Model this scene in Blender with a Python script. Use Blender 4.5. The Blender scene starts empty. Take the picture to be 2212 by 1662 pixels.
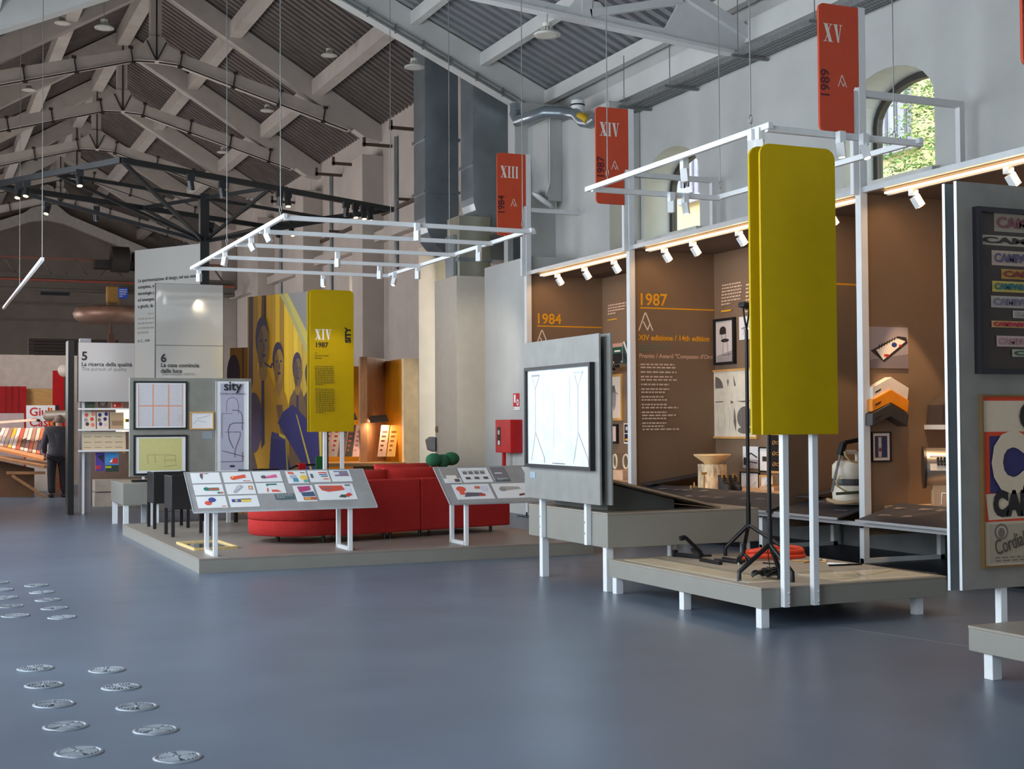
import bpy, bmesh, math, random
from mathutils import Vector as V, Matrix as M
random.seed(7)
sc = bpy.context.scene
COL = sc.collection

# ---------------------------------------------------------------- camera
F_PX, YAW, PITCH, ROLL = 2933.77, .417565, .0284172, -.005946
EYE = V((0, 0, 1.5))
_fw = V((math.sin(YAW)*math.cos(PITCH), math.cos(YAW)*math.cos(PITCH), math.sin(PITCH)))
_r = V((math.cos(YAW), -math.sin(YAW), 0)); _u = _r.cross(_fw)
_r, _u = math.cos(ROLL)*_r+math.sin(ROLL)*_u, -math.sin(ROLL)*_r+math.cos(ROLL)*_u
cam = bpy.data.cameras.new('camera'); cam.sensor_width = 36; cam.sensor_fit = 'HORIZONTAL'
cam.lens = F_PX/2212*36; cam.clip_end = 300
camo = bpy.data.objects.new('camera', cam); COL.objects.link(camo)
camo.matrix_world = M(((_r.x, _u.x, -_fw.x, 0), (_r.y, _u.y, -_fw.y, 0), (_r.z, _u.z, -_fw.z, 1.5), (0, 0, 0, 1)))
sc.camera = camo

# ---------------------------------------------------------------- world, daylight, exposure
w = bpy.data.worlds.new('sky'); sc.world = w; w.use_nodes = True
w.node_tree.nodes['Background'].inputs[0].default_value = (.80, .90, 1, 1)
w.node_tree.nodes['Background'].inputs[1].default_value = 6.0
sc.view_settings.view_transform = 'Standard'; sc.view_settings.look = 'None'
sc.view_settings.gamma = 1; sc.view_settings.use_curve_mapping = False
sc.view_settings.exposure = -0.05
sc.cycles.max_bounces = 6; sc.cycles.diffuse_bounces = 4; sc.cycles.glossy_bounces = 3; sc.cycles.transparent_max_bounces = 8
LEFT_WINDOWS = [(2.2, 5.7), (7.4, 10.9), (12.6, 16.1), (17.6, 21.1)]
WALL_L = -.9
def area(name, loc, look, sx, sy, watt, color=(1, 1, 1), spread=180):
    l = bpy.data.lights.new(name, 'AREA'); l.shape = 'RECTANGLE'; l.size = sx; l.size_y = sy
    l.energy = watt; l.color = color; l.spread = math.radians(spread)
    o = bpy.data.objects.new(name, l); COL.objects.link(o); o.location = loc
    o.rotation_euler = (V(look)-V(loc)).to_track_quat('-Z', 'Y').to_euler(); return o
def spot(name, loc, look, watt, color=(1, .8, .6), size=50, blend=.4, radius=.04, parent=None):
    l = bpy.data.lights.new(name, 'SPOT'); l.energy = watt; l.color = color
    l.spot_size = math.radians(size); l.spot_blend = blend; l.shadow_soft_size = radius
    o = bpy.data.objects.new(name, l); COL.objects.link(o); o.location = loc
    o.rotation_euler = (V(look)-V(loc)).to_track_quat('-Z', 'Y').to_euler(); return o
DAY = (.87, .94, 1)
for i, (a, b) in enumerate(LEFT_WINDOWS):       # daylight coming in at the tall windows of the left wall
    area('daylight_window', (WALL_L-.12, (a+b)/2, 3.2), (5, (a+b)/2, 2.6), b-a, 4.2, [66, 105, 158, 128][i], DAY)
area('daylight_entrance', (5, -4.1, 1.4), (5, 6, 1.4), 2.4, 2.4, 22, DAY)
for y in (28.1, 33.5, 38.95, 44.4):              # windows in the recesses of the far hall's right wall
    area('daylight_recess', (11.2, y, 2.8), (9.5, y+.25, 2.6), 2.3, 5.0, 75, (1, .97, .92))
for y in (30, 40, 50):                          # warm fill added at the far hall's unseen left windows
    area('warm_fill_far', (WALL_L-.12, y, 4), (6, y, 5), 4, 4, 215, (1, .76, .62))

# ---------------------------------------------------------------- pixel -> place helpers (layout measuring only)
def ray(x, y): return _fw*F_PX+_r*(x-1106)-_u*(y-831)
def uz(x, y, z=0.): d = ray(x, y); return EYE+d*((z-1.5)/d.z)
def ux(x, y, v): d = ray(x, y); return EYE+d*(v/d.x)
def uy(x, y, v): d = ray(x, y); return EYE+d*(v/d.y)

# ---------------------------------------------------------------- materials
def lin(c): c /= 255; return c/12.92 if c <= .04045 else ((c+.055)/1.055)**2.4
def rgb(t): return (lin(t[0]), lin(t[1]), lin(t[2]), 1)
MATS = {}
def mat(key, col=(200, 200, 200), rough=.55, metal=0, var=.06, scale=6, bump=0, bscale=60, emit=0, ecol=None, coat=0, stretch=None, spec=.5):
    if key in MATS: return MATS[key]
    m = bpy.data.materials.new(key); MATS[key] = m; m.use_nodes = True
    nt = m.node_tree; b = nt.nodes['Principled BSDF']
    b.inputs['Roughness'].default_value = rough; b.inputs['Metallic'].default_value = metal
    b.inputs['Specular IOR Level'].default_value = spec
    b.inputs['Base Color'].default_value = rgb(col)
    if coat: b.inputs['Coat Weight'].default_value = coat; b.inputs['Coat Roughness'].default_value = .08
    if emit:
        b.inputs['Emission Color'].default_value = rgb(ecol or col); b.inputs['Emission Strength'].default_value = emit
    if var or bump:
        tc = nt.nodes.new('ShaderNodeTexCoord'); mp = nt.nodes.new('ShaderNodeMapping')
        nt.links.new(tc.outputs['Object'], mp.inputs[0])
        if stretch: mp.inputs['Scale'].default_value = stretch
    if var:
        n = nt.nodes.new('ShaderNodeTexNoise'); n.inputs['Scale'].default_value = scale; n.inputs['Detail'].default_value = 4
        r = nt.nodes.new('ShaderNodeValToRGB'); c = rgb(col)
        r.color_ramp.elements[0].position = .3; r.color_ramp.elements[1].position = .7
        r.color_ramp.elements[0].color = [max(0, x*(1-var*1.6)) for x in c[:3]]+[1]
        r.color_ramp.elements[1].color = [min(1, x*(1+var*1.6)) for x in c[:3]]+[1]
        nt.links.new(mp.outputs[0], n.inputs['Vector']); nt.links.new(n.outputs[0], r.inputs[0]); nt.links.new(r.outputs[0], b.inputs['Base Color'])
    if bump:
        n2 = nt.nodes.new('ShaderNodeTexNoise'); n2.inputs['Scale'].default_value = bscale
        bp = nt.nodes.new('ShaderNodeBump'); bp.inputs['Strength'].default_value = bump; bp.inputs['Distance'].default_value = .02
        nt.links.new(mp.outputs[0], n2.inputs['Vector']); nt.links.new(n2.outputs[0], bp.inputs['Height']); nt.links.new(bp.outputs[0], b.inputs['Normal'])
    return m
def pm(c, rough=.6):                                  # flat print ink
    return mat('ink_%d_%d_%d' % tuple(c), c, rough, var=.02, scale=40)
def glassmat():
    if 'glass' in MATS: return MATS['glass']
    m = bpy.data.materials.new('glass'); MATS['glass'] = m; m.use_nodes = True; nt = m.node_tree
    nt.nodes.remove(nt.nodes['Principled BSDF'])
    t = nt.nodes.new('ShaderNodeBsdfTransparent'); t.inputs[0].default_value = (.95, .97, .96, 1)
    g = nt.nodes.new('ShaderNodeBsdfGlossy'); g.inputs['Roughness'].default_value = .03
    mx = nt.nodes.new('ShaderNodeMixShader')
    mx.inputs[0].default_value = .06; nt.links.new(t.outputs[0], mx.inputs[1]); nt.links.new(g.outputs[0], mx.inputs[2])
    nt.links.new(mx.outputs[0], nt.nodes['Material Output'].inputs[0]); return m
GLASS = glassmat()
FLOOR = mat('resin_floor', (93, 105, 121), .34, var=.07, scale=1.3, bump=.015, bscale=9, spec=.45)
WHITE_WALL = mat('white_plaster', (186, 187, 184), .8, var=.03, scale=2, bump=.08, bscale=30)
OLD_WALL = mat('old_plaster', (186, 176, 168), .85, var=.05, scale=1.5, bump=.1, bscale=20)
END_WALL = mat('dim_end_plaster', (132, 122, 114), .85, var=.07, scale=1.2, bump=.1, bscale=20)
CONC = mat('painted_concrete', (186, 178, 170), .8, var=.05, scale=3, bump=.15, bscale=25)
BEAMW = mat('white_beam', (206, 206, 202), .6, var=.03, scale=2)
STEELW = mat('white_steel', (214, 216, 216), .45, var=.02)
WHITE = mat('white_powder_coat', (225, 228, 230), .4, var=.02)
DECK = mat('galvanised_deck', (158, 160, 163), .42, .5, var=.05, scale=3)
DECKF = mat('aged_deck', (118, 110, 106), .5, .5, var=.10, scale=2.5)
GALV = mat('galvanised_steel', (150, 160, 166), .28, .65, var=.12, scale=1.6, bump=.03, bscale=3)
TRAY = mat('zinc_tray', (140, 142, 142), .5, .7, var=.1, scale=20)
GREY = mat('grey_laminate', (138, 136, 128), .45, var=.02)
GREYT = mat('grey_laminate_top', (146, 138, 126), .5, var=.03)
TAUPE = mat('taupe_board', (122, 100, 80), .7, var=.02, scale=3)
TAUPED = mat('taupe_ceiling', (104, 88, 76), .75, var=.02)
DARKB = mat('charcoal_board', (52, 52, 58), .5, var=.05)
DARKF = mat('midnight_floor_board', (34, 40, 50), .45, var=.05)
ALU = mat('brushed_alu', (200, 204, 206), .35, .6, var=.03)
BLACK = mat('black_paint', (20, 20, 22), .45, var=.04)
BLACKM = mat('black_metal', (26, 26, 30), .35, .4, var=.05)
LIME = mat('chartreuse_paint', (196, 166, 0), .6, var=.02, spec=.2)
YELL = mat('yellow_paint', (182, 152, 0), .6, var=.02, spec=.2)
RED = mat('vermilion_sign', (204, 72, 36), .55, var=.03)
SOFA = mat('red_wool', (178, 46, 44), .9, var=.12, scale=90, bump=.35, bscale=220, spec=.2)
SOFAC = mat('red_wool_cushion', (180, 48, 44), .9, var=.1, scale=70, bump=.3, bscale=180, spec=.2)
WOOD = mat('oak', (196, 150, 88), .5, var=.15, scale=5, stretch=(1, 1, 9))
BIRCH = mat('birch_ply', (240, 222, 186), .55, var=.06, scale=6)
PALEW = mat('pale_wood', (216, 188, 128), .5, var=.1, scale=8, stretch=(5, 5, 1))
OCHRE = mat('ochre_lacquer', (206, 140, 22), .45, var=.03)
BROWN = mat('brown_veneer', (166, 126, 96), .55, var=.12, scale=4, stretch=(6, 6, 1))
PAPER = mat('paper', (226, 228, 230), .65, var=.01)
MIRL = mat('mirror_film_soft', (206, 206, 206), .30, .45, var=0, bump=.15, bscale=3)
MIRR = mat('mirror_film', (214, 210, 204), .07, .55, var=0, bump=.12, bscale=2.2)
LED = mat('led_strip', (255, 220, 170), .5, var=0, emit=9, ecol=(255, 214, 160))
BULB = mat('lamp_lens_on', (255, 245, 230), .3, var=0, emit=14, ecol=(255, 236, 210))
BULBW = mat('warm_lens_on', (255, 220, 160), .3, var=0, emit=12, ecol=(255, 205, 140))
LENSOFF = mat('lamp_lens_off', (196, 196, 192), .25, var=.03)
LAMPW = mat('lamp_cast_housing', (200, 198, 188), .45, var=.04)

# ---------------------------------------------------------------- mesh builder
class MB:
    def __init__(s): s.v = []; s.f = []; s.mi = []; s.sm = []
    def add(s, vs, fs, mi=0, sm=False):
        o = len(s.v); s.v += [tuple(p) for p in vs]
        for f in fs: s.f.append([i+o for i in f]); s.mi.append(mi); s.sm.append(sm)
        return s
    def ob(s, c, a, b, d, mi=0):                       # oriented box: centre, three half vectors
        c, a, b, d = V(c), V(a), V(b), V(d)
        vs = [c+i*a+j*b+k*d for k in (-1, 1) for j in (-1, 1) for i in (-1, 1)]
        return s.add(vs, [(0, 2, 3, 1), (4, 5, 7, 6), (0, 1, 5, 4), (2, 6, 7, 3), (0, 4, 6, 2), (1, 3, 7, 5)], mi)
    def box(s, p, q, mi=0):
        p, q = V(p), V(q); h = (q-p)/2
        return s.ob((p+q)/2, (h.x, 0, 0), (0, h.y, 0), (0, 0, h.z), mi)
    def beam(s, p, q, w, h, up=(0, 0, 1), mi=0):
        p, q = V(p), V(q); d = q-p; n = d.normalized(); up = V(up)
        if abs(n.dot(up)) > .99: up = V((0, 1, 0))
        a = n.cross(up).normalized(); b = a.cross(n)
        return s.ob((p+q)/2, d/2, a*w/2, b*h/2, mi)
    def cyl(s, p, q, r, r2=None, n=12, mi=0, caps=True, sm=True):
        p, q = V(p), V(q); r2 = r if r2 is None else r2; d = (q-p).normalized()
        a = d.orthogonal().normalized(); b = d.cross(a); vs = []
        for c, rr in ((p, r), (q, r2)):
            vs += [c+(a*math.cos(t)+b*math.sin(t))*rr for t in [2*math.pi*i/n for i in range(n)]]
        s.add(vs, [(i, (i+1) % n, n+(i+1) % n, n+i) for i in range(n)], mi, sm)
        if caps: s.add(vs, [list(range(n))[::-1], list(range(n, 2*n))], mi)
        return s
    def tube(s, pts, r, n=8, mi=0, closed=False):
        pts = [V(p) for p in pts]; k = len(pts); vs = []; prev = None
        for i, p in enumerate(pts):
            if closed: t = pts[(i+1) % k]-pts[i-1]
            else: t = pts[min(i+1, k-1)]-pts[max(i-1, 0)]
            t.normalize()
            a = t.orthogonal().normalized() if prev is None else (prev-t*prev.dot(t)).normalized()
            prev = a; b = t.cross(a)
            vs += [p+(a*math.cos(x)+b*math.sin(x))*r for x in [2*math.pi*j/n for j in range(n)]]
        fs = []
        for i in range(k if closed else k-1):
            j = (i+1) % k
            fs += [(i*n+q, i*n+(q+1) % n, j*n+(q+1) % n, j*n+q) for q in range(n)]
        s.add(vs, fs, mi, True)
        if not closed: s.add(vs, [list(range(n))[::-1], list(range((k-1)*n, k*n))], mi)
        return s
    def prism(s, poly, ext, mi=0):
        poly = [V(p) for p in poly]; e = V(ext); n = len(poly)
        vs = poly+[p+e for p in poly]
        return s.add(vs, [list(range(n))[::-1], list(range(n, 2*n))]+[(i, (i+1) % n, n+(i+1) % n, n+i) for i in range(n)], mi)
    def lathe(s, prof, c, n=28, mi=0, ax=(0, 0, 1), sm=True):
        c = V(c); ax = V(ax).normalized(); a = ax.orthogonal().normalized(); b = ax.cross(a); vs = []; k = len(prof)
        for r, z in prof:
            vs += [c+ax*z+(a*math.cos(t)+b*math.sin(t))*r for t in [2*math.pi*i/n for i in range(n)]]
        fs = [(j*n+i, j*n+(i+1) % n, (j+1)*n+(i+1) % n, (j+1)*n+i) for j in range(k-1) for i in range(n)]
        s.add(vs, fs, mi, sm)
        if prof[0][0] > 1e-4: s.add(vs[:n], [list(range(n))[::-1]], mi)
        if prof[-1][0] > 1e-4: s.add(vs[-n:], [list(range(n))], mi)
        return s
    def ball(s, c, rx, ry, rz, n=16, m=10, mi=0):
        c = V(c); vs = []
        for j in range(m+1):
            t = math.pi*j/m
            vs += [c+V((rx*math.sin(t)*math.cos(2*math.pi*i/n), ry*math.sin(t)*math.sin(2*math.pi*i/n), rz*math.cos(t))) for i in range(n)]
        return s.add(vs, [(j*n+i, j*n+(i+1) % n, (j+1)*n+(i+1) % n, (j+1)*n+i) for j in range(m) for i in range(n)], mi, True)
    def build(s, name, mats, parent=None, bevel=0, seg=2):
        me = bpy.data.meshes.new(name); me.from_pydata(s.v, [], s.f)
        for m in (mats if isinstance(mats, (list, tuple)) else [mats]): me.materials.append(m)
        me.polygons.foreach_set('material_index', s.mi); me.polygons.foreach_set('use_smooth', s.sm)
        if len(s.f) < 20000:
            bm = bmesh.new(); bm.from_mesh(me); bmesh.ops.recalc_face_normals(bm, faces=bm.faces); bm.to_mesh(me); bm.free()
        o = bpy.data.objects.new(name, me); COL.objects.link(o); par(o, parent)
        if bevel:
            b = o.modifiers.new('edge', 'BEVEL'); b.width = bevel; b.segments = seg; b.limit_method = 'ANGLE'; b.angle_limit = math.radians(50)
        return o
def par(o, parent):
    if parent is not None:
        o.parent = parent
        if parent.type == 'EMPTY': o.matrix_parent_inverse = M.Translation(parent.location).inverted()
def tag(o, label, cat, group=None, kind=None):
    o['label'] = label; o['category'] = cat
    if group: o['group'] = group
    if kind: o['kind'] = kind
    return o
def struct(o, label=None):
    o['kind'] = 'structure'
    if label: o['label'] = label
    return o
def thing(name, label, cat, loc=(0, 0, 0), group=None, kind=None):
    o = bpy.data.objects.new(name, None); COL.objects.link(o); o.location = loc; o.empty_display_size = .1
    return tag(o, label, cat, group, kind)
def copy_tree(o, parent=None):
    c = o.copy(); COL.objects.link(c)
    if parent is not None: c.parent = parent
    for ch in list(o.children): copy_tree(ch, c)
    return c
def text(parent, body, O, U, W, size, m, align='LEFT', name='lettering', sx=1.0, space=1.0, bold=0):
    cu = bpy.data.curves.new(name, 'FONT'); cu.body = body; cu.size = size; cu.align_x = align; cu.extrude = .0008; cu.offset = bold
    cu.space_line = space; cu.resolution_u = 3
    cu.materials.append(m); o = bpy.data.objects.new(name, cu); COL.objects.link(o)
    U, W = V(U).normalized(), V(W).normalized(); N = U.cross(W); O = V(O)+N*.0035
    T = M(((U.x*sx, W.x, N.x, O.x), (U.y*sx, W.y, N.y, O.y), (U.z*sx, W.z, N.z, O.z), (0, 0, 0, 1)))
    par(o, parent); o.matrix_basis = T; return o
# flat print: polygons in (u, v) metres on a plane
def rect(a, b, c, d): return [(a, b), (c, b), (c, d), (a, d)]
def ell(cx, cy, rx, ry, n=18, t0=0, t1=2*math.pi):
    return [(cx+rx*math.cos(t0+(t1-t0)*i/n), cy+ry*math.sin(t0+(t1-t0)*i/n)) for i in range(n if t1-t0 > 6 else n+1)]
def seg(p, q, w):
    d = math.hypot(q[0]-p[0], q[1]-p[1]) or 1e-6; nx, ny = -(q[1]-p[1])/d*w/2, (q[0]-p[0])/d*w/2
    return [(p[0]+nx, p[1]+ny), (p[0]-nx, p[1]-ny), (q[0]-nx, q[1]-ny), (q[0]+nx, q[1]+ny)]
def pline(col, pts, w): return [(col, seg(pts[i], pts[i+1], w)) for i in range(len(pts)-1)]
def print2d(name, parent, O, U, W, polys, step=.00035, lift=.002):
    O, U, W = V(O), V(U).normalized(), V(W).normalized(); N = U.cross(W); mb = MB(); mats = []
    for i, (c, pts) in enumerate(polys):
        m = c if not isinstance(c, tuple) else pm(c)
        if m not in mats: mats.append(m)
        mb.add([O+U*u+W*v+N*(lift+i*step) for u, v in pts], [list(range(len(pts)))], mats.index(m))
    o = mb.build(name, mats, parent)
    if name in FINE: o['kind'] = 'stuff'
    return o
def paragraph(u0, v1, w_, n, lead, th, col, seed=0, ragged=.15, words=True):
    r = random.Random(seed); out = []
    for i in range(n):
        v = v1-i*lead; end = w_*(1-ragged*r.random()) if i < n-1 or n == 1 else w_*.45; u = 0
        while u < end:
            l = min(r.uniform(.06, .16)*w_, end-u)
            if l > .01*w_: out.append((col, rect(u0+u, v-th, u0+u+l, v)))
            u += l+.03*w_
    return out
def roman(s, h, col):
    out = []; x = 0; t = .05*h
    def serif(a, b, y): out.append((col, rect(a, y, b, y+t*.8)))
    for ch in s:
        if ch == 'I':
            serif(x, x+.30*h, 0); serif(x, x+.30*h, h-t*.8); out.append((col, rect(x+.07*h, 0, x+.23*h, h))); x += .35*h
        elif ch == 'X':
            out.append((col, [(x+.04*h, h), (x+.26*h, h), (x+.58*h, 0), (x+.36*h, 0)])); out.append((col, seg((x+.5*h, h), (x+.1*h, 0), t)))
            serif(x, x+.32*h, h-t*.8); serif(x+.40*h, x+.6*h, h-t*.8); serif(x, x+.22*h, 0); serif(x+.3*h, x+.63*h, 0); x += .66*h
        elif ch == 'V':
            out.append((col, [(x+.04*h, h), (x+.25*h, h), (x+.37*h, 0), (x+.27*h, 0)])); out.append((col, seg((x+.5*h, h), (x+.33*h, 0), t)))
            serif(x, x+.3*h, h-t*.8); serif(x+.4*h, x+.6*h, h-t*.8); x += .62*h
    return out
def mark(u, v, h, col):
    w_ = .9*h; t = .075*h; q = lambda a, b: (u+a*w_, v+b*h)
    return pline(col, [q(0, 0), q(.45, 1), q(.5, 1), q(1, 0)], t)+pline(col, [q(.32, .52), q(.62, .04), q(.8, .42)], t)
def shift(polys, u, v): return [(c, [(a+u, b+v) for a, b in p]) for c, p in polys]
def rot90(polys): return [(c, [(-b, a) for a, b in p]) for c, p in polys]
FINE = ('captions', 'floor_captions', 'fine_print', 'award_list', 'quotation', 'perforation', 'body_text', 'engraving')
X_, Y_, Z_ = V((1, 0, 0)), V((0, 1, 0)), V((0, 0, 1))
def on_y(y, x0, y0, x1, y1):                 # pixel box -> rectangle on a plane facing -y
    xm, ym = (x0+x1)/2, (y0+y1)/2; a = uy(x0, ym, y).x; b = uy(x1, ym, y).x; t = uy(xm, y0, y).z; c = uy(xm, y1, y).z
    return V((a, y, c)), X_, b-a, t-c
def on_x(x, x0, y0, x1, y1):                 # ... on a plane facing -x (its right side comes nearer)
    xm, ym = (x0+x1)/2, (y0+y1)/2; a = ux(x0, ym, x).y; b = ux(x1, ym, x).y; t = ux(xm, y0, x).z; c = ux(xm, y1, x).z
    return V((x, a, c)), -Y_, a-b, t-c
def framed(name, label, cat, O, U, w_, h_, fw_, fm, polys, depth=.03, sheet=None, sm=None, W=Z_):
    O, U = V(O), V(U); N = U.cross(W)
    t = thing(name, label, cat, O)
    if fw_ > 0:
        mb = MB()
        for a, b in ((rect(0, 0, w_, fw_), 0), (rect(0, h_-fw_, w_, h_), 0), (rect(0, fw_, fw_, h_-fw_), 0), (rect(w_-fw_, fw_, w_, h_-fw_), 0)):
            mb.prism([O+U*u+W*v+N*.001 for u, v in a], N*depth)
        mb.build('frame', fm, t)
    d = depth*.5 if fw_ > 0 else depth
    MB().prism([O+U*u+W*v+N*.001 for u, v in rect(fw_*.5, fw_*.5, w_-fw_*.5, h_-fw_*.5)], N*d).build('sheet', sm or PAPER, t)
    if polys: print2d('print', t, O+N*d, U, W, polys)
    return t
def loft(mb, rings, mi=0, sm=True, cap=True):
    n = len(rings[0]); vs = [p for r_ in rings for p in r_]
    mb.add(vs, [(j*n+i, j*n+(i+1) % n, (j+1)*n+(i+1) % n, (j+1)*n+i) for j in range(len(rings)-1) for i in range(n)], mi, sm)
    if cap: mb.add(rings[0], [list(range(n))[::-1]], mi); mb.add(rings[-1], [list(range(n))], mi)
    return mb
ORD = ['first', 'second', 'third', 'fourth', 'fifth', 'sixth', 'seventh', 'eighth', 'ninth', 'tenth']
# ================================================================ the building
Y0, YM, Y1 = -4.2, 22.0, 60.0               # rear wall, gable beam between the halls, end wall
WR = 10.7                                   # right wall
RX = 5.2                                    # ridge
def deck_n(x): return 9.888-.447*abs(x-RX)
def deck_f(x): return 12.25-.60*abs(x-RX)
fl = MB().box((-1.6, Y0-.3, -.2), (12.6, Y1+.4, 0)).build('floor', FLOOR); struct(fl, 'smooth blue-grey resin floor')
sm_ = MB()
for p, q in (((1.6, 11.9), (9.2, 13.6)), ((2.4, 11.2), (5.4, 10.2)), ((7.6, 2), (6.2, 8.1))):
    sm_.beam((p[0], p[1], .0004), (q[0], q[1], .0004), .008, .0008)
sm_.build('floor_joint', mat('floor_seam', (116, 124, 134), .4), fl)

# ---- right wall of the near hall, with arched windows
def arch(yc, hw, z0, z1, top, n=14):         # opening outline: sill, jambs, segmental arch
    pts = [(yc-hw, z0), (yc+hw, z0)]
    for i in range(n+1):
        t = math.pi*i/n; pts.append((yc+hw*math.cos(t), z1+(top-z1)*math.sin(t)))
    return pts
WIN = [(2.9, .84), (7.95, .84), (12.99, .84), (18.05, .84)]
WZ0, WZ1, WZT = 4.40, 5.22, 5.74
wall = MB(); zt = 7.35
ys = [Y0]
for yc, hw in WIN: ys += [yc-hw, yc+hw]
ys.append(YM)
for i in range(0, len(ys), 2): wall.box((WR, ys[i], 0), (WR+.62, ys[i+1], zt))
for yc, hw in WIN:
    wall.box((WR, yc-hw, 0), (WR+.62, yc+hw, WZ0))
    a = arch(yc, hw, WZ0, WZ1, WZT); up = a[2:]
    for k in range(len(up)-1):
        (ya, za), (yb, zb) = up[k], up[k+1]
        wall.prism([(WR, ya, za), (WR, yb, zb), (WR, yb, zt), (WR, ya, zt)], (.62, 0, 0))
wr = struct(wall.build('wall_right', WHITE_WALL), 'white plastered hall wall above the display niches')
for i, (yc, hw) in enumerate(WIN):
    t = thing('window_%d' % (i+1), 'arched window with a dark metal frame in the white wall', 'window', (WR+.5, yc, WZ0)); struct(t)
    del t['category']
    o_, i_ = arch(yc, hw, WZ0, WZ1, WZT), arch(yc, hw-.075, WZ0+.06, WZ1, WZT-.085)
    fr = MB(); n = len(o_)
    for k in range(n):
        j = (k+1) % n
        fr.prism([(WR+.48, *o_[k]), (WR+.48, *o_[j]), (WR+.48, *i_[j]), (WR+.48, *i_[k])], (.09, 0, 0))
    fr.build('window_frame', mat('dark_window_frame', (48, 46, 42), .5), t)
    MB().prism([(WR+.52, *p) for p in i_], (.008, 0, 0)).build('pane', GLASS, t)
    MB().box((WR-.10, yc-hw-.06, WZ0-.10), (WR+.46, yc+hw+.06, WZ0)).build('window_sill', mat('stone_sill', (200, 200, 194), .7), t)

# ---- pilaster and eave of the near hall
o = MB().box((10.12, 18.98, 3.9), (WR, 20.9, 6.62)).box((10.3, 20.9, 3.9), (WR, 21.6, 6.62)).build('wall_pilaster', WHITE_WALL, None, .02); struct(o, 'white pilaster between the red XIII and XIV signs')
o = MB().box((9.6, 21.45, 6.05), (10.7, 21.75, 7.1)).box((9.62, 21.3, 3.9), (10.7, 22.0, 6.05)).build('wall_corner', WHITE_WALL); struct(o)
ceil_eave = MB().box((10.50, 11.0, 6.72), (10.66, 21.8, 7.02)).build('trim_1', BEAMW); struct(ceil_eave, 'white eave beam along the top of the wall')

# ---- roof decks, real corrugation
def deck(name, fz, xs, ya, yb, period, h, m):
    mb = MB(); k = int((yb-ya)/period); prof = []
    for i in range(k):
        y = ya+i*period; prof += [(y, 0), (y+.5*period, 0), (y+.56*period, h), (y+.94*period, h)]
    prof.append((yb, 0)); vs = []; nx = len(xs)
    for y, d in prof: vs += [(x, y, fz(x)+d) for x in xs]
    mb.add(vs, [(i*nx+j, i*nx+j+1, (i+1)*nx+j+1, (i+1)*nx+j) for i in range(len(prof)-1) for j in range(nx-1)])
    return struct(mb.build(name, m))
dn = deck('ceiling_near', deck_n, (-1.6, RX, 11.4), Y0-.2, YM+.2, .25, .11, DECK)
df = deck('ceiling_far', deck_f, (-1.6, RX, 11.6), YM+.3, Y1+.3, .25, .10, DECKF)
dn['label'] = 'grey corrugated steel roof of the near hall'; df['label'] = 'brownish corrugated roof of the far hall'
for x in (1.15, 2.45, 3.8, 6.65, 7.95, 9.25, 10.5):
    z = deck_n(x); MB().box((x-.07, Y0, z-.26), (x+.07, YM, z-.03)).build('purlin', BEAMW, dn)
for x in (1.3, 3.3, 7.05, 9.05):
    z = deck_f(x); MB().box((x-.14, YM+.35, z-.42), (x+.14, Y1, z-.05)).build('purlin', CONC, df)
MB().box((RX-.16, YM+.35, 11.75), (RX+.16, Y1, 12.2)).build('ridge_beam', CONC, df)

# ---- gable beam between the halls + gable wall above it
def lo(x): return 9.369-.455*abs(x-RX)
def up(x): return 9.87-.447*abs(x-RX)
g = MB()
for a, b in ((RX, 11.2), (-1.5, RX)):
    g.prism([(a, YM, lo(a)), (b, YM, lo(b)), (b, YM, up(b)), (a, YM, up(a))], (0, .34, 0))
g = struct(g.build('beam_gable', BEAMW), 'big white sloping beam where the two halls meet')
gw = MB()
for a, b in ((RX, 11.4), (-1.6, RX)):
    gw.prism([(a, YM+.06, up(a)-.02), (b, YM+.06, up(b)-.02), (b, YM+.06, deck_f(b)+.1), (a, YM+.06, deck_f(a)+.1)], (0, .2, 0))
struct(gw.build('wall_gable', OLD_WALL), 'gable wall above the beam')
tb = MB(); tb.tube([(x, YM-.05, lo(x)-.03) for x in (6.2, 7.5, 9, 10.2)], .025); tb.tube([(x, YM-.05, lo(x)+.06) for x in (6.2, 7.5, 9, 10.2)], .012)
for x in (6.6, 7.1, 7.6, 8.1, 8.6, 9.1, 9.6): tb.box((x-.012, YM-.07, lo(x)-.06), (x+.012, YM, lo(x)+.09))
tb.build('conduit', TRAY, g)

# ---- far hall walls
fw_ = MB(); JAMB = [29.38, 34.77, 40.2, 45.6, 51.0]
prev = YM+.36
for y in JAMB:
    fw_.box((WR, prev, 0), (WR+1.0, y-2.5, 9)); fw_.box((WR, y-2.5, 5.55), (WR+1.0, y, 9)); prev = y
fw_.box((WR, prev, 0), (WR+1.0, Y1, 9))
wf = struct(fw_.build('wall_far_right', OLD_WALL), 'old plaster wall of the far hall with deep window recesses')
lg = MB()
lg.box((WR-.25, 26.9, 5.98), (WR, Y1, 6.22))
lg.build('wall_ledge', OLD_WALL, wf)
for y in (32.0, 37.5, 43.0, 48.5, 54.0):
    MB().box((WR-.55, y-.1, 0), (WR, y+.75, 8.15)).build('pilaster', OLD_WALL, wf, .01)
for y in (26.6, 30.2, 35.7, 41.3): MB().tube([(WR-.05, y+.6, 8.4), (WR-.05, y+.6, 5.2)], .05).build('downpipe', GALV, wf)
for y in (24.5, 29.2, 31.2, 33.8, 35.4, 38.6, 40.3):
    MB().box((WR-.75, y, 8.22), (WR, y+.07, 8.29)).box((WR-.74, y, 8.2), (WR-.68, y+.07, 8.42)).build('bracket', mat('rusty_steel', (88, 74, 64), .7, .3), wf)
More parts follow.
